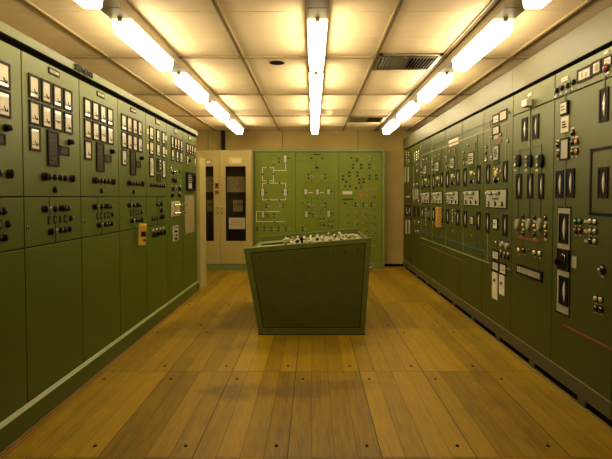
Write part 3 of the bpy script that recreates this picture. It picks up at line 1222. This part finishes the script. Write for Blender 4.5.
# module zero
K = 0
p = right_root(K, 'right switchboard panel nearest the camera with wide meter and beige instrument column')
rshell(p, True)
Ln(p, K, [(559.2, 86), (559.2, 99)], .005, 'line_dark')
Ln(p, K, [(570.3, 80), (570.3, 94)], .005, 'line_dark')
Pl(p, K, 562, 77.2, 568.2, 81.2, 'paper', lines=1)
for x, y in ((557.3, 90.6), (562.6, 88), (568.2, 85.6), (574, 82.3)):
    s, z = RQ(x, y, K)
    knob(p, s, z, .018)
    plate(p, s - .03, s - .008, z - .045, z - .028, 'white')
meter(p, *rrect(K, 577.8, 67, 592.2, 80.8), 2)
s0, s1, z0, z1 = rrect(K, 592.6, 60.5, 601.8, 74.5)
meter(p, s0, s1, z0, z1, 2, 'chart_meter')
bulge(p, (s0 + s1) / 2 + .005, (z0 + z1) / 2, .036, .054, 'tan_blank', 'oval_mark').location.y = .015
s0, s1, z0, z1 = rrect(K, 603.5, 55.5, 613, 66.5)
meter(p, s0, s1, z0, z1, 2, 'meter')
s, z = RQ(606.6, 68.2, K)
k_ = lamp(p, s, z, .026, 'red', 'push_button')
Pl(p, K, 604.5, 51.5, 609, 54, 'paper')
Pl(p, K, 605.2, 72.3, 609.4, 74.8, 'paper')
Ln(p, K, [(605, 75), (605, 88)], .012, 'line_dark')
E(p, K, 600.2, 88, 609, 121.5)
Ln(p, K, [(565.7, 91), (565.7, 101)], .012, 'line_dark')
Pl(p, K, 562, 101.5, 569.4, 114.6, 'paper', border=True, t=.014, name='nameplate', lines=2)
Pl(p, K, 561.8, 116.4, 569.3, 132.4, 'paper', t=.006, name='label_card', lines=3)
Ln(p, K, [(565.7, 132.4), (565.7, 138)], .012, 'line_dark')
s0, s1, z0, z1 = rrect(K, 561, 138, 569.6, 160)
small_box(p, s0, s1, z0, z1, 'plate_grey', 'relay')
for x, y, m in ((558.4, 145, 'black'), (558.4, 154.5, 'red'), (573, 133, 'black'), (573, 142.4, 'black'), (577, 141.8, 'amber'), (573, 152, 'black'), (577, 151.6, 'amber')):
    Lp(p, K, x, y, .020, m)
    s, z = RQ(x, y, K)
    plate(p, s - .016, s + .016, z + .026, z + .036, 'paper')
E(p, K, 556.4, 170.6, 564, 198)
E(p, K, 566.6, 168.6, 575, 197.4)
Ln(p, K, [(565.6, 160), (565.6, 207)], .014, 'line_blue')
zu, zl = RQ(600, 149, K)[1], RQ(600, 214.5, K)[1]
sl = RQ(591.5, 150, K)[0]
line(p, [(PITCH_R - .005, zu), (sl, zu), (sl, zl), (PITCH_R - .005, zl)], .018, 'black')
E(p, K, 598.8, 167, 608.8, 198)
# beige instrument column
s0, s1, z0, z1 = rrect(K, 557.8, 206.5, 571.6, 315.6)
w, h = s1 - s0, z1 - z0
link('instrument_plate', MB().box(-w / 2, w / 2, -.002, 0, -h / 2, h / 2, 'black').box(-w / 2 + .012, w / 2 - .012, -.004, -.002, -h / 2 + .012, h / 2 - .012, 'plate_grey').mesh('instrument_plate'), p, ((s0 + s1) / 2, 0, (z0 + z1) / 2))
for r_ in ((560.2, 213.5, 569.4, 243.5), (560.2, 276.5, 569.4, 305.5)):
    E(p, K, *r_).location.y = -.0038
s0, s1, z0, z1 = rrect(K, 558.8, 249, 570.2, 270.5)
o = small_box(p, s0, s1, z0, z1, 'black', 'switch_box')
o.location.y = -.0038
s, z = (s0 + s1) / 2, (z0 + z1) / 2
MB().cyl((0, 0, 0), '-y', .030, .006, 'chrome', 18).cyl((0, -.006, 0), '-y', .022, .006, 'black', 14).build('dial', o, (.012, -.010, .012))
wing_knob(p, s - .03, z - .015, .024).location.y = -.02
Pl(p, K, 572.6, 256.4, 577.4, 268.2, 'plate_grey', t=.006)
for x, y, m in ((576, 221.4, 'green_lens'), (580.6, 221.2, 'green_lens'), (576.2, 230.6, 'red'), (580.8, 230.6, 'red'), (591, 221.2, 'white'), (595.6, 221.6, 'white'), (591, 231, 'white'), (595.6, 231.2, 'white'), (591, 240.8, 'black'), (595.6, 241.4, 'white'), (596.4, 298.6, 'yellow_lamp'), (601.6, 299.6, 'yellow_lamp'), (596.4, 308, 'black'), (601.6, 309.4, 'black')):
    Lp(p, K, x, y, .020, m)
    if x > 588:
        s, z = RQ(x, y, K)
        plate(p, s - .015, s + .015, z - .034, z - .026, 'plate_grey')
for y in (221.3, 231, 241):
    Pl(p, K, 584.6, y - 1.5, 588, y + 1.5, 'plate_grey')
Lp(p, K, 603, 269.5, .028, 'black')
Lp(p, K, 603.4, 269.8, .014, 'white').location.y = -.02
a = RQ(563.4, 316, K)
line(p, [(a[0], a[1]), (a[0], RQ(563.4, 325, K)[1]), (PITCH_R - .005, RQ(563.4, 325, K)[1])], .012, 'line_red')

MB().box(PITCH_R + .001, PITCH_R + .03, .003, .44, .168, TOPR, 'green_right').build('side_panel', p)

# module seven (lamps and rods) and eight
K = 7
p = right_root(K, 'narrow looking switchboard panel crowded with white lamps, second from the far corner')
rshell(p)
line(p, [(.1, 2.030), (PITCH_R, 2.030)], .010, 'line_dark')
for i in range(4):
    for x, m in ((415, 'white'), (417, 'chrome'), (419, 'white')):
        Lp(p, K, x, 153.5 + i * 2.6 - (x - 415) * .5, .022, m)
for x, y, m in ((417, 165.2, 'black'), (418.4, 164.5, 'white'), (417.6, 171, 'white'), (419.3, 170.5, 'black'), (414.5, 184.5, 'white'), (417.5, 184, 'white'), (419, 186, 'black'), (414.6, 200, 'white'), (419, 201, 'white'), (415, 221.5, 'white'), (419, 222.3, 'white'), (417, 226, 'black'), (416, 231, 'yellow_lamp'), (418.4, 231.4, 'white'), (415.2, 187, 'black')):
    Lp(p, K, x, y, .022, m)
for x in (415, 417.2, 419.2):
    plate(p, RQ(x - .4, 1, K)[0], RQ(x + .4, 1, K)[0], RQ(x, 199, K)[1], RQ(x, 189, K)[1], 'plate_grey', .012, name='rod')
for x in (414.5, 419):
    Pl(p, K, x - .8, 206, x + .8, 217, 'bezel', t=.012, name='relay')
Ln(p, K, [(413.6, 166), (413.6, 203)], .012, 'line_grey')
Ln(p, K, [(416.5, 203), (416.5, 219)], .012, 'line_red')
K = 8
p = right_root(K, 'switchboard panel in the far right corner with tall white strip meters')
rshell(p)
for i in range(5):
    for x in (406.8, 409.2):
        Lp(p, K, x, 152.5 + i * 2.5, .020, 'white' if i % 2 else 'chrome')
for x in (406.6, 409.6):
    plate(p, RQ(x - .5, 1, K)[0], RQ(x + .5, 1, K)[0], RQ(x, 182, K)[1], RQ(x, 167, K)[1], 'plate_grey', .012, name='rod')
    E(p, K, x - 1.1, 205.5, x + 1.1, 216)
    meter(p, *rrect(K, x - 1.1, 219, x + 1.3, 235), 2)
Pl(p, K, 406.5, 184.7, 409.5, 185.8, 'line_red')
Pl(p, K, 406.3, 195.2, 410, 198.5, 'plate_grey', border=True)
Lp(p, K, 408, 213, .02, 'white')

# plinth of the right bank
YA, YB = r_far(0) - PITCH_R, r_far(8)
pl_ = thing('plinth', 'long grey plinth raised on blocks along the foot of the right switchboard', 'plinth', (RX, YB, 0), -PI / 2)
Lr = YB - YA
MB().box(0, Lr, 0, .03, .064, .160, 'plinth_grey', .002).build('plinth_board', pl_)
MB().box(0, Lr, -.002, .004, .1595, .1655, 'batten_and_highlight').build('edge_highlight', pl_)  # pale colour stands in for light reflected along the plinth's top edge
MB().box(0, Lr, .036, .10, 0, .1, 'void').build('kick_board', pl_)
for i in range(9):
    for q in ((.0, .10),):
        link('foot', cached(('foot',), lambda: MB().box(0, .09, .026, .035, 0, .064, 'plinth_grey')), pl_, (i * PITCH_R + .30, 0, 0))
struct(MB().box(RX - .004, RX + .006, YN, YB, 0, .006, 'batten_and_highlight').build('baseboard_right'))
fr = thing('fascia', 'tall pale speckled fascia above the right switchboard', 'fascia', (1.660, YB + .02, 0), -PI / 2)
seams = [0]
b_edges = [0, .72, 1.41, 2.10, 2.79, 3.48, 4.17, 4.86, 5.55, Lr + .02]
for a, c in zip([0, 2.79, 4.86], [2.79, 4.86, Lr + .02]):
    MB().box(a + .0012, c - .0012, 0, .03, 2.186, 2.385, 'fascia_paint', .002).build('fascia_board', fr)
MB().box(0, Lr + .02, .03, .55, 2.350, 2.384, 'fascia_paint').build('top_cover', fr)
MB().box(0.02, Lr + .02, .03, .05, 2.169, 2.20, 'void').build('shadow_gap', fr)
MB().box(0, .02, .03, .55, 2.186, 2.350, 'fascia_paint').build('end_cap', fr)

# orange striped tag on the fifth feeder
Y_, Z_ = on_x(438.6, 217, RX - .085)
t = thing('hanging_tag', 'orange tag with dark stripes hanging on the right switchboard', 'tag', (RX - .085, Y_, Z_), -PI / 2 + .45)
MB().box(-.052, .052, -.006, .006, -.125, .125, 'orange', .003).build('card', t)
b = MB()
for i in range(5):
    z = -.10 + i * .044
    b.prism([(-.01, -.0075, z), (.048, -.0075, z + .025), (.048, -.0075, z + .037), (-.01, -.0075, z + .012)], (0, .001, 0), 'red')
b.build('stripes', t)
MB().box(-.003, .003, -.002, .002, .125, .165, 'black').build('string', t)

# ------------------------------------------------------------------ far mimic board
BY = 8.86
bx0, bx1 = on_y(252.3, 200, BY)[0], on_y(384.6, 200, BY)[0]
bz1 = on_y(318, 149, BY)[1]
xa = [on_y(x, 200, BY)[0] for x in (254.5, 295.6, 338.8, 381.6)]
zi = on_y(318, 151.8, BY)[1]
fb = thing('board_frame', 'green frame and plinth around the mimic board at the far wall', 'frame', ((bx0 + bx1) / 2, BY, 0))
cx = (bx0 + bx1) / 2
MB().box(bx0 - cx, bx1 - cx, -.03, .15, zi, bz1, 'green_rail', .003).build('top_rail', fb)
MB().box(bx0 - cx, xa[0] - cx - .002, -.03, .15, 0, zi, 'green_rail', .003).build('stile', fb)
MB().box(xa[3] - cx + .002, bx1 - cx, -.03, .15, 0, zi, 'green_rail', .003).build('stile', fb)
MB().box(xa[0] - cx, xa[3] - cx, -.03, .15, 0, .10, 'green_rail', .003).build('plinth', fb)


class BP:
    def __init__(s, i, label):
        s.x0, s.x1 = xa[i], xa[i + 1]
        s.p = thing('mimic_panel', label, 'panel', (s.x0, BY, 0), 0, 'panels of the far mimic board')
        MB().box(.003, s.x1 - s.x0 - .003, 0, .10, .104, zi - .003, 'green_board', .002).build('front_panel', s.p)

    def q(s, px, py):
        X, z = on_y(px, py, BY)
        return X - s.x0, z

    def ln(s, pts, m='line_cream', w=.009):
        line(s.p, [s.q(*a) for a in pts], w, m)

    def g(s, x0, y0, x1, y1):
        a, z1 = s.q(x0, y0)
        b, z0 = s.q(x1, y1)
        meter(s.p, a, b, z0, z1, 2)

    def lamp(s, x, y, m='white', r=.014):
        a, z = s.q(x, y)
        lamp(s.p, a, z, r, m)

    def btn(s, x, y, r=.022):
        a, z = s.q(x, y)
        ring_lamp(s.p, a, z, r)

    def bar(s, x0, y0, x1, y1, m='bezel'):
        a, z1 = s.q(x0, y0)
        b, z0 = s.q(x1, y1)
        plate(s.p, a, b, z0, z1, m, .008, name='mimic_bar' if m in ('bezel', 'black') else 'nameplate')

    def cluster(s, x, y, d=1):
        s.lamp(x, y - 1.3, 'black', .016)
        s.lamp(x, y + 1.3, 'black', .016)
        s.btn(x + 2.8 * d, y + .2)
        s.lamp(x + 1.4 * d, y - 2.3, 'white', .007)
        s.lamp(x + 1.4 * d, y + 2.4, 'white', .007)


A = BP(0, 'left panel of the far mimic board with cream circuit lines')
A.ln([(273.5, 166.2), (273.5, 183.1)])
A.ln([(273.5, 170.4), (285.7, 170.4), (285.7, 163)])
A.ln([(273.5, 167.7), (262.5, 167.7), (262.5, 180.7), (273.5, 180.7)])
A.ln([(275, 177.4), (291.9, 177.4), (291.9, 161.3), (295.4, 161.3)], 'line_dark', .006)
A.ln([(262.5, 188), (262.5, 183.1), (285.7, 183.1), (285.7, 188)])
A.ln([(262.5, 196), (262.5, 199.8), (285.7, 199.8), (285.7, 196)])
A.ln([(280, 211.4), (256.5, 211.4), (256.5, 221.6), (284.3, 221.6)])
A.ln([(258, 225.3), (293, 225.3)], 'line_dark', .005)
A.g(283.2, 154.8, 287.0, 163)
A.g(260.8, 188, 264.5, 196.3)
A.g(283.2, 188, 287.2, 196.3)
A.g(261.3, 210.8, 264.6, 217.8)
for x, y in ((278.9, 158.6), (278.9, 162.2), (273.5, 165), (268, 167.7), (273.5, 174), (262.5, 174.3), (268, 180.6), (268, 183.1), (279.5, 183.1), (268.5, 200.4), (279.5, 200.4), (268.5, 216.2), (274, 214), (274, 217.6), (274.5, 222.3)):
    A.lamp(x, y, 'black', .016)
for x in (270.3, 273, 276.2):
    A.lamp(x, 155.2, 'black', .009)
for x, y in ((273.5, 158), (273.5, 161.8), (279, 163.8), (258.6, 189.8), (258.6, 192.8), (258.8, 195), (289.2, 189), (289.4, 192.2), (287.8, 195), (258.6, 203.6), (274, 212.2), (274, 219.2)):
    A.lamp(x, y, 'white', .011)
A.lamp(289.8, 203.2, 'orange', .016)
A.cluster(266.3, 206, 1)
A.cluster(283, 206, -1)
A.bar(287.2, 158.1, 290.4, 158.9)
A.bar(264.8, 192, 268, 192.8)
A.bar(280.6, 191.6, 283.2, 192.4)
A.bar(287.2, 191.8, 289.6, 192.6)
A.bar(264.8, 214, 268, 214.8)
for i in range(5):
    A.cluster(257.3 + i * 7.2, 229.2)

B = BP(1, 'middle panel of the far mimic board with three cream gauges in a row')
B.ln([(295.8, 161.3), (316.3, 161.3)], 'line_dark', .006)
B.ln([(316.7, 162), (316.7, 168)], 'line_dark')
B.bar(315.4, 166.8, 318.4, 168.6)
B.bar(313.3, 154, 320.5, 155)
B.ln([(311.4, 182.9), (311.4, 171), (322.2, 171), (322.2, 182.9)], 'line_dark', .008)
B.ln([(305.8, 188.8), (305.8, 183.1), (334.2, 183.1), (334.2, 198.7), (305.8, 198.7), (305.8, 195)], 'line_dark', .008)
for x in (317.4, 328.5):
    B.ln([(x, 184.4), (x, 188.8)], 'line_dark')
    B.ln([(x, 195), (x, 198.2)], 'line_dark')
for x in (305.8, 317.4, 328.5):
    B.g(x - 1.9, 188.6, x + 1.9, 195)
B.bar(308, 192.2, 312.6, 193, 'line_cream')
B.bar(319.6, 192.2, 323.8, 193, 'line_cream')
B.bar(330.6, 191.2, 333, 192)
for x, d in ((311.4, 1), (322.2, -1)):
    B.ln([(x, 199.4), (x, 210.6)], 'line_dark', .008)
    for y in (176.2, 205):
        B.lamp(x - 3 * d, y - 1.7, 'black', .018)
        B.lamp(x - 3 * d, y + 1.9, 'black', .018)
        B.btn(x, y + .3, .022)
B.ln([(311.4, 210.8), (322.2, 210.8)], 'line_dark', .006)
B.lamp(308.6, 203.9, 'white', .022)
B.lamp(311.3, 158.4, 'black', .018)
B.lamp(322.3, 158.4, 'black', .018)
B.lamp(302.3, 203.6, 'black', .014)
B.g(304.6, 210.6, 308, 217.4)
B.g(327, 210.2, 330.4, 217.2)
B.bar(308.2, 213, 312, 213.8)
B.bar(330.8, 212.8, 334, 213.6)
B.cluster(313, 215.6)
for x, y in ((320, 218.9), (323.4, 218.9), (320, 224.8), (323.6, 225.4), (329.3, 221.6), (332.6, 221.6), (328.5, 226), (332, 226.5)):
    B.lamp(x, y, 'black', .017)
    B.lamp(x, y + 2, 'white', .007)
B.ln([(324.5, 223.8), (328.6, 223.8)], 'line_dark', .01)
B.cluster(302.7, 229.2)

G = BP(2, 'right panel of the far mimic board dotted with lamps and red tabs')
for x, y, m in ((345, 157, 'plate_beige'), (345, 160, 'plate_beige'), (345, 164.7, 'plate_beige'), (345, 167.8, 'plate_beige'), (351.2, 157.8, 'black'), (357, 156.4, 'white'), (357, 158.7, 'black'), (357, 161, 'black'), (369.3, 156.6, 'white'), (369.3, 159.7, 'white'), (356.4, 182.8, 'yellow_lamp'), (346.2, 182, 'black'), (345.2, 186.4, 'black'), (350, 186.4, 'black'), (356, 188.2, 'black'), (361.2, 188.2, 'blue'), (361, 186, 'blue'), (345, 203.4, 'black'), (374.4, 197.6, 'black')):
    G.lamp(x, y, m, .018)
for x, y in ((353.2, 166.3), (361.2, 166.3), (369.3, 166.3), (349.2, 174.2), (357.4, 174), (342.9, 177.8), (369.4, 177), (376.2, 177), (359.2, 181), (363.8, 180.6)):
    G.lamp(x, y - 1.7, 'black', .019)
    G.lamp(x, y + 1.7, 'black', .019)
    G.lamp(x, y - 3.3, 'white', .008)
    G.lamp(x, y + .05, 'white', .009)
for x, y in ((361.6, 158.9), (374, 158.9), (357.4, 166.6), (365.3, 166.6), (374, 166.6), (352.6, 174.4), (360.6, 174.4), (346.2, 177.4), (374, 177.4), (379.9, 177.4), (367.2, 180.6)):
    G.btn(x, y, .014)
G.bar(342.8, 191.2, 352.3, 194.3, 'paper')
G.bar(342.4, 198.6, 353.4, 199.7, 'black')
for x, y in ((366.9, 189.2), (370.8, 189.2), (375.2, 189.2), (359.8, 194.4), (366.6, 194.7), (373.6, 194.4), (361.4, 196.2)):
    G.bar(x - 1.5, y - .6, x + 1.5, y + .6, 'red_tab')
for x in (355.6, 363.5, 371.4):
    G.cluster(x, 204.8)
random.seed(11)
for j in range(9):
    y = 210.6 + j * 4.2
    for i, x in enumerate((346.8, 355.8, 364.6, 373.6)):
        if j > 5 and i < 2:
            continue
        G.lamp(x - 1.6, y + (i % 2) * 1.6, 'white', .010)
        G.lamp(x + 1.4, y + (i % 2) * 1.6, 'black' if j % 2 else 'white', .010)
        if (i + j) % 3 == 0:
            G.bar(x - 1.4, y + 1.5 + (i % 2) * 1.6, x + 1.2, y + 2.5 + (i % 2) * 1.6, 'red_tab')

# ------------------------------------------------------------------ beige relay cabinet
CY = 8.55
t = thing('relay_cabinet', 'beige two door cabinet with tall dark windows beside the mimic board', 'cabinet', (0, CY, 0))
xr = on_y(251.6, 200, CY)[0]
xm = on_y(219.9, 200, CY)[0]
xl = xm - (xr - xm)
zt = on_y(230, 150.2, CY)[1]
zb = on_y(230, 264, CY)[1]
MB().box(xl, xr, .0, .26, 0, zb - .01, 'green_rail').build('plinth', t)
b = MB()
b.box(xl, xr, .24, .26, zb - .01, zt, 'rack_dark')
b.box(xl, xl + .02, .022, .24, zb - .01, zt, 'beige')
b.box(xr - .02, xr, .022, .24, zb - .01, zt, 'beige')
b.box(xm - .01, xm + .01, .03, .24, zb - .01, zt, 'rack_dark')
b.box(xl, xr, .0, .26, zt - .02, zt, 'beige')
b.box(xl, xr, .022, .24, zb - .012, zb, 'rack_dark')
b.build('cabinet_body', t)


def door(x0, x1, wx0, wx1):
    zw0, zw1 = on_y(230, 241, CY)[1], on_y(230, 166.2, CY)[1]
    d = MB()
    d.box(x0 + .004, wx0, 0, .02, zb, zt - .024, 'beige')
    d.box(wx1, x1 - .004, 0, .02, zb, zt - .024, 'beige')
    d.box(wx0, wx1, 0, .02, zb, zw0, 'beige')
    d.box(wx0, wx1, 0, .02, zw1, zt - .024, 'beige')
    o = d.build('door', t)
    MB().box(wx0, wx1, .010, .014, zw0, zw1, 'pane').build('pane', o)
    return o, zw0, zw1


d1, zw0, zw1 = door(xm, xr, on_y(225.6, 200, CY)[0], on_y(245.8, 200, CY)[0])
d0, _, _ = door(xl, xm, on_y(199.0, 200, CY)[0], on_y(213.6, 200, CY)[0])
for d, x in ((d1, 222.1), (d0, 217.6)):
    X, Z = on_y(x, 207.4, CY)
    MB().cyl((0, 0, 0), '-y', .017, .012, 'chrome', 16).dome((0, -.035, 0), .02, 'chrome').cyl((0, -.01, 0), '-y', .009, .02, 'chrome', 10).build('knob', d, (X, 0, Z))
    MB().box(-.006, .006, -.003, 0, -.02, .02, 'bezel').build('keyhole', d, (X, 0, Z - .10))


def sign(par, x0, y0, x1, y1, m, nm, lines=0, border=None):
    X0, Z1 = on_y(x0, y0, CY)
    X1, Z0 = on_y(x1, y1, CY)
    b = MB()
    if border:
        b.box(X0 - .012, X1 + .012, -.003, 0, Z0 - .012, Z1 + .012, border)
    b.box(X0, X1, -.005, 0, Z0, Z1, m)
    for i in range(lines):
        z = Z0 + (Z1 - Z0) * (i + .7) / (lines + .4)
        b.box(X0 + .03, X1 - .03 - .02 * (i % 2), -.006, -.004, z - .004, z + .004, 'plate_beige')
    return b.build(nm, par)


sign(d1, 228.6, 157.3, 242, 164, 'yellow_lamp', 'nameplate', 0)
X0, Z1 = on_y(232.2, 159.2, CY)
X1, Z0 = on_y(240.8, 162.6, CY)
b = MB()
n = 6
for i in range(n):
    a = X0 + (X1 - X0) * i / n
    b.box(a, a + (X1 - X0) / n * .72, -.008, -.004, Z0, Z1, 'paper')
b.build('printing', d1)
sign(d0, 206.2, 160.6, 210.6, 163.6, 'paper', 'nameplate', 1, 'line_red')
sign(d0, 215.0, 182.8, 218.7, 194.4, 'red', 'warning_plate', 0)
X0, Z1 = on_y(215.4, 188.8, CY)
X1, Z0 = on_y(218.4, 190.2, CY)
MB().box(X0, X1, -.008, -.004, Z0, Z1, 'paper').build('warning_strip', d0)
MB().box(X0 + .012, X1 - .012, -.009, -.004, Z0 + .07, Z0 + .11, 'black').build('warning_mark', d0)
# racks behind the panes
for (a, c) in ((225.0, 246.5), (198, 214.5)):
    X0, X1 = on_y(a, 200, CY)[0], on_y(c, 200, CY)[0]
    Z = lambda y: on_y(230, y, CY)[1]
    b = MB()
    b.box(X0, X1, .20, .22, Z(192), Z(176), 'rack_grey')
    b.box(X0, X1, .18, .22, Z(195.5), Z(193), 'rack_dark')
    b.build('shelf', t)
    b = MB()
    b.box(X0 + .10, X1 - .02, .19, .20, Z(213), Z(198), 'rack_dark')
    b.build('relay_rack', t)
    n = 5
    for i in range(n):
        xx = X0 + .12 + (X1 - X0 - .2) * i / n
        link('relay', cached(('rackrelay', rnd(X1 - X0)), lambda: MB().box(0, .022, .16, .19, Z(212), Z(200), 'rack_grey').box(.004, .018, .155, .16, Z(206), Z(203), 'plate_beige')), t, (xx, 0, 0))
X0, Z1 = on_y(228.8, 217.8, CY)
X1, Z0 = on_y(245.2, 229, CY)
b = MB().box(X0, X1, .0035, .0045, Z0, Z1, 'plate_beige')
for i in range(4):
    z = Z0 + (Z1 - Z0) * (.25 + .18 * i)
    b.box(X0 + .03, X1 - .04 - .03 * (i % 2), .0025, .0035, z - .003, z + .003, 'tan_blank')
o = b.build('notice', d1)

# dark duct above it
X, _ = on_y(223.2, 140, 8.97)
o = MB().box(-.032, .032, -.03, .03, 0, ZC - .002 - 0, 'bezel', .004).box(-.05, -.032, .0, .02, 0, ZC - .002, 'rack_dark').build('duct', None, (X, 9.0, 0))
tag(o, 'dark vertical duct against the far wall above the beige cabinet', 'duct')

# ------------------------------------------------------------------ console
KY0, KY1 = 4.55, 5.95
pt = lambda px, py: on_y(px, py, KY0)
TL, TR, BR, BL = pt(243.5, 248.6), pt(372.0, 237.7), pt(364.7, 333.0), pt(258.6, 333.0)
kx = (BL[0] + BR[0]) / 2
kc = thing('control_desk', 'dark green control desk in the middle of the floor with sloping instrument top', 'desk', (kx, KY0, 0))


def prof(dz=0.0, dx=0.0):
    """the desk's end outline, top lowered by dz and sides drawn in by dx"""
    zb_ = .014
    f = lambda P, Q, z: P[0] + (Q[0] - P[0]) * (z - P[1]) / (Q[1] - P[1])
    a = TL[1] - dz
    c = TR[1] - dz
    return [(f(BL, TL, zb_) + dx - kx, zb_), (f(BR, TR, zb_) - dx - kx, zb_), (f(BR, TR, c) - dx - kx, c), (f(BL, TL, a) + dx - kx, a)]


D = KY1 - KY0
MB().prism([(x, .02, z) for x, z in prof(.075, .012)], (0, D - .04, 0), 'green_console').build('desk_body', kc)
MB().prism([(x, 0, z) for x, z in prof()], (0, .045, 0), 'green_desk_frame').build('end_panel', kc)
MB().prism([(x, D - .045, z) for x, z in prof()], (0, .045, 0), 'green_desk_frame').build('end_panel', kc)
pr = prof()
for side, (i, j) in (('side_panel', (0, 3)), ('side_panel', (1, 2))):
    a, c = pr[i], pr[j]
    top = c[1] - (.055 if i == 0 else .03)
    k_ = (top - a[1]) / (c[1] - a[1])
    xt = a[0] + (c[0] - a[0]) * k_
    sg = 1 if i == 0 else -1
    MB().prism([(a[0], .045, a[1]), (xt, .045, top), (xt + sg * .02, .045, top), (a[0] + sg * .02, .045, a[1])], (0, D - .09, 0), 'green_console').build(side, kc)
# inset access panel with its dark groove
ins = [pt(264, 327), pt(359.4, 327), pt(365, 243.6), pt(251.2, 253.4)]
ins = [(x - kx, z) for x, z in ins]
cxm = sum(x for x, z in ins) / 4
czm = sum(z for x, z in ins) / 4
gro = [(x + (.007 if x > cxm else -.007), z + (.007 if z > czm else -.007)) for x, z in ins]
o = MB().prism([(x, -.002, z) for x, z in gro], (0, .002, 0), 'void').build('groove', kc)
ap = MB().prism([(x, -.005, z) for x, z in ins], (0, .005, 0), 'green_console').build('access_panel', kc)
for x, y in ((259.3, 257), (333, 254), (345, 252), (357.3, 249.2)):
    X, Z = pt(x, y)
    MB().cyl((0, 0, 0), '-y', .007, .003, 'void', 12).build('screw', ap, (X - kx, -.005, Z))
# foot strip
MB().box(BL[0] - kx - .005, BR[0] - kx + .005, .000, D - .006, 0, .012, 'black').build('foot_rail', kc)
MB().box(BL[0] - kx, BR[0] - kx, -.003, .004, .0135, .019, 'green_rail').build('foot_strip', kc)
X, Z = pt(371, 269)
MB().box(0, .022, .05, .09, -.012, .012, 'chrome', .003).build('latch', kc, (pr[2][0] - .018, 0, Z))
# sloping tray
lo, hi = prof(.073, .02)[3], prof(.073, .02)[2]
sl = math.atan2(hi[1] - lo[1], hi[0] - lo[0])
tray = link('instrument_tray', MB().prism([(lo[0], .046, lo[1]), (hi[0], .046, hi[1]), (hi[0], .046, hi[1] + .012), (lo[0], .046, lo[1] + .012)], (0, D - .092, 0), 'green_rail').mesh('instrument_tray'), kc)
def tz(x):
    return lo[1] + .012 + (x - lo[0]) * math.tan(sl)


def lever(m, h, r):
    return MB().cyl((0, 0, 0), 'z', r * 1.3, .006, 'plate_beige', 12).cyl((0, 0, .006), 'z', r * .55, h, 'plate_beige', 10).dome((0, 0, h), r, m, sz=.9)


def button(m, h, r):
    return MB().cyl((0, 0, 0), 'z', r * 1.25, .008, 'bezel', 14).cyl((0, 0, .008), 'z', r, h * .4, m, 14)


MB().box(-.165, .165, 0, .17, 0, .004, 'void').build('slot', kc, (lo[0] + .20, .84, tz(lo[0] + .20) + .0005)).rotation_euler = (0, -sl, 0)
random.seed(5)
nx_, ny_ = 15, 8
for j in range(ny_):
    for i in range(nx_):
        x = lo[0] + .18 + i * .070 + random.uniform(-.012, .012)
        y = .36 + j * .112 + random.uniform(-.015, .015)
        if x > hi[0] - .06 or (i < 3 and (j < 3 or i < 2)):
            continue
        r_ = random.random()
        m_ = 'paper' if r_ < .62 else ('plate_beige' if r_ < .76 else ('black' if r_ < .86 else ('red' if r_ < .91 else ('orange' if r_ < .94 else 'yellow_lamp'))))
        hgt = random.choice((.024, .030, .038, .048))
        rr = random.choice((.012, .014, .017))
        if random.random() < .6:
            link('lever', cached(('lever', m_, hgt, rr), lambda: lever(m_, hgt, rr)), kc, (x, y, tz(x)), (0, -sl, 0))
        else:
            link('push_button', cached(('desk_button', m_, hgt, rr), lambda: button(m_, hgt, rr)), kc, (x, y, tz(x)), (0, -sl, 0))
for i in range(6):
    x = lo[0] + .10 + i * .18
    for j in range(4):
        y = .37 + j * .24
        if i < 2:
            continue
        link('label_strip', cached(('label_strip',), lambda: MB().box(-.07, .07, -.018, .018, 0, .003, 'paper')), kc, (x, y, tz(x) + .0005), (0, -sl, 0))
x = lo[0] + .52
link('lever', cached(('tall_lever',), lambda: MB().cyl((0, 0, 0), 'z', .022, .01, 'black', 14).cyl((0, 0, .01), 'z', .012, .07, 'black', 12).dome((0, 0, .08), .022, 'black')), kc, (x, .32, tz(x)), (0, -sl, 0))['label'] = 'tall black lever'

# ------------------------------------------------------------------ world and view
w = bpy.data.worlds.new('world')
bpy.context.scene.world = w
w.use_nodes = True
w.node_tree.nodes['Background'].inputs[0].default_value = (1, .8, .45, 1)
w.node_tree.nodes['Background'].inputs[1].default_value = 0.0
sc = bpy.context.scene
sc.view_settings.view_transform = 'Standard'
sc.view_settings.look = 'None'
sc.view_settings.gamma = 1
sc.view_settings.use_curve_mapping = False
sc.view_settings.exposure = 0.0
try:
    sc.cycles.max_bounces = 8
    sc.cycles.diffuse_bounces = 5
    sc.cycles.use_denoising = True
    sc.cycles.sample_clamp_indirect = 6
except Exception:
    pass
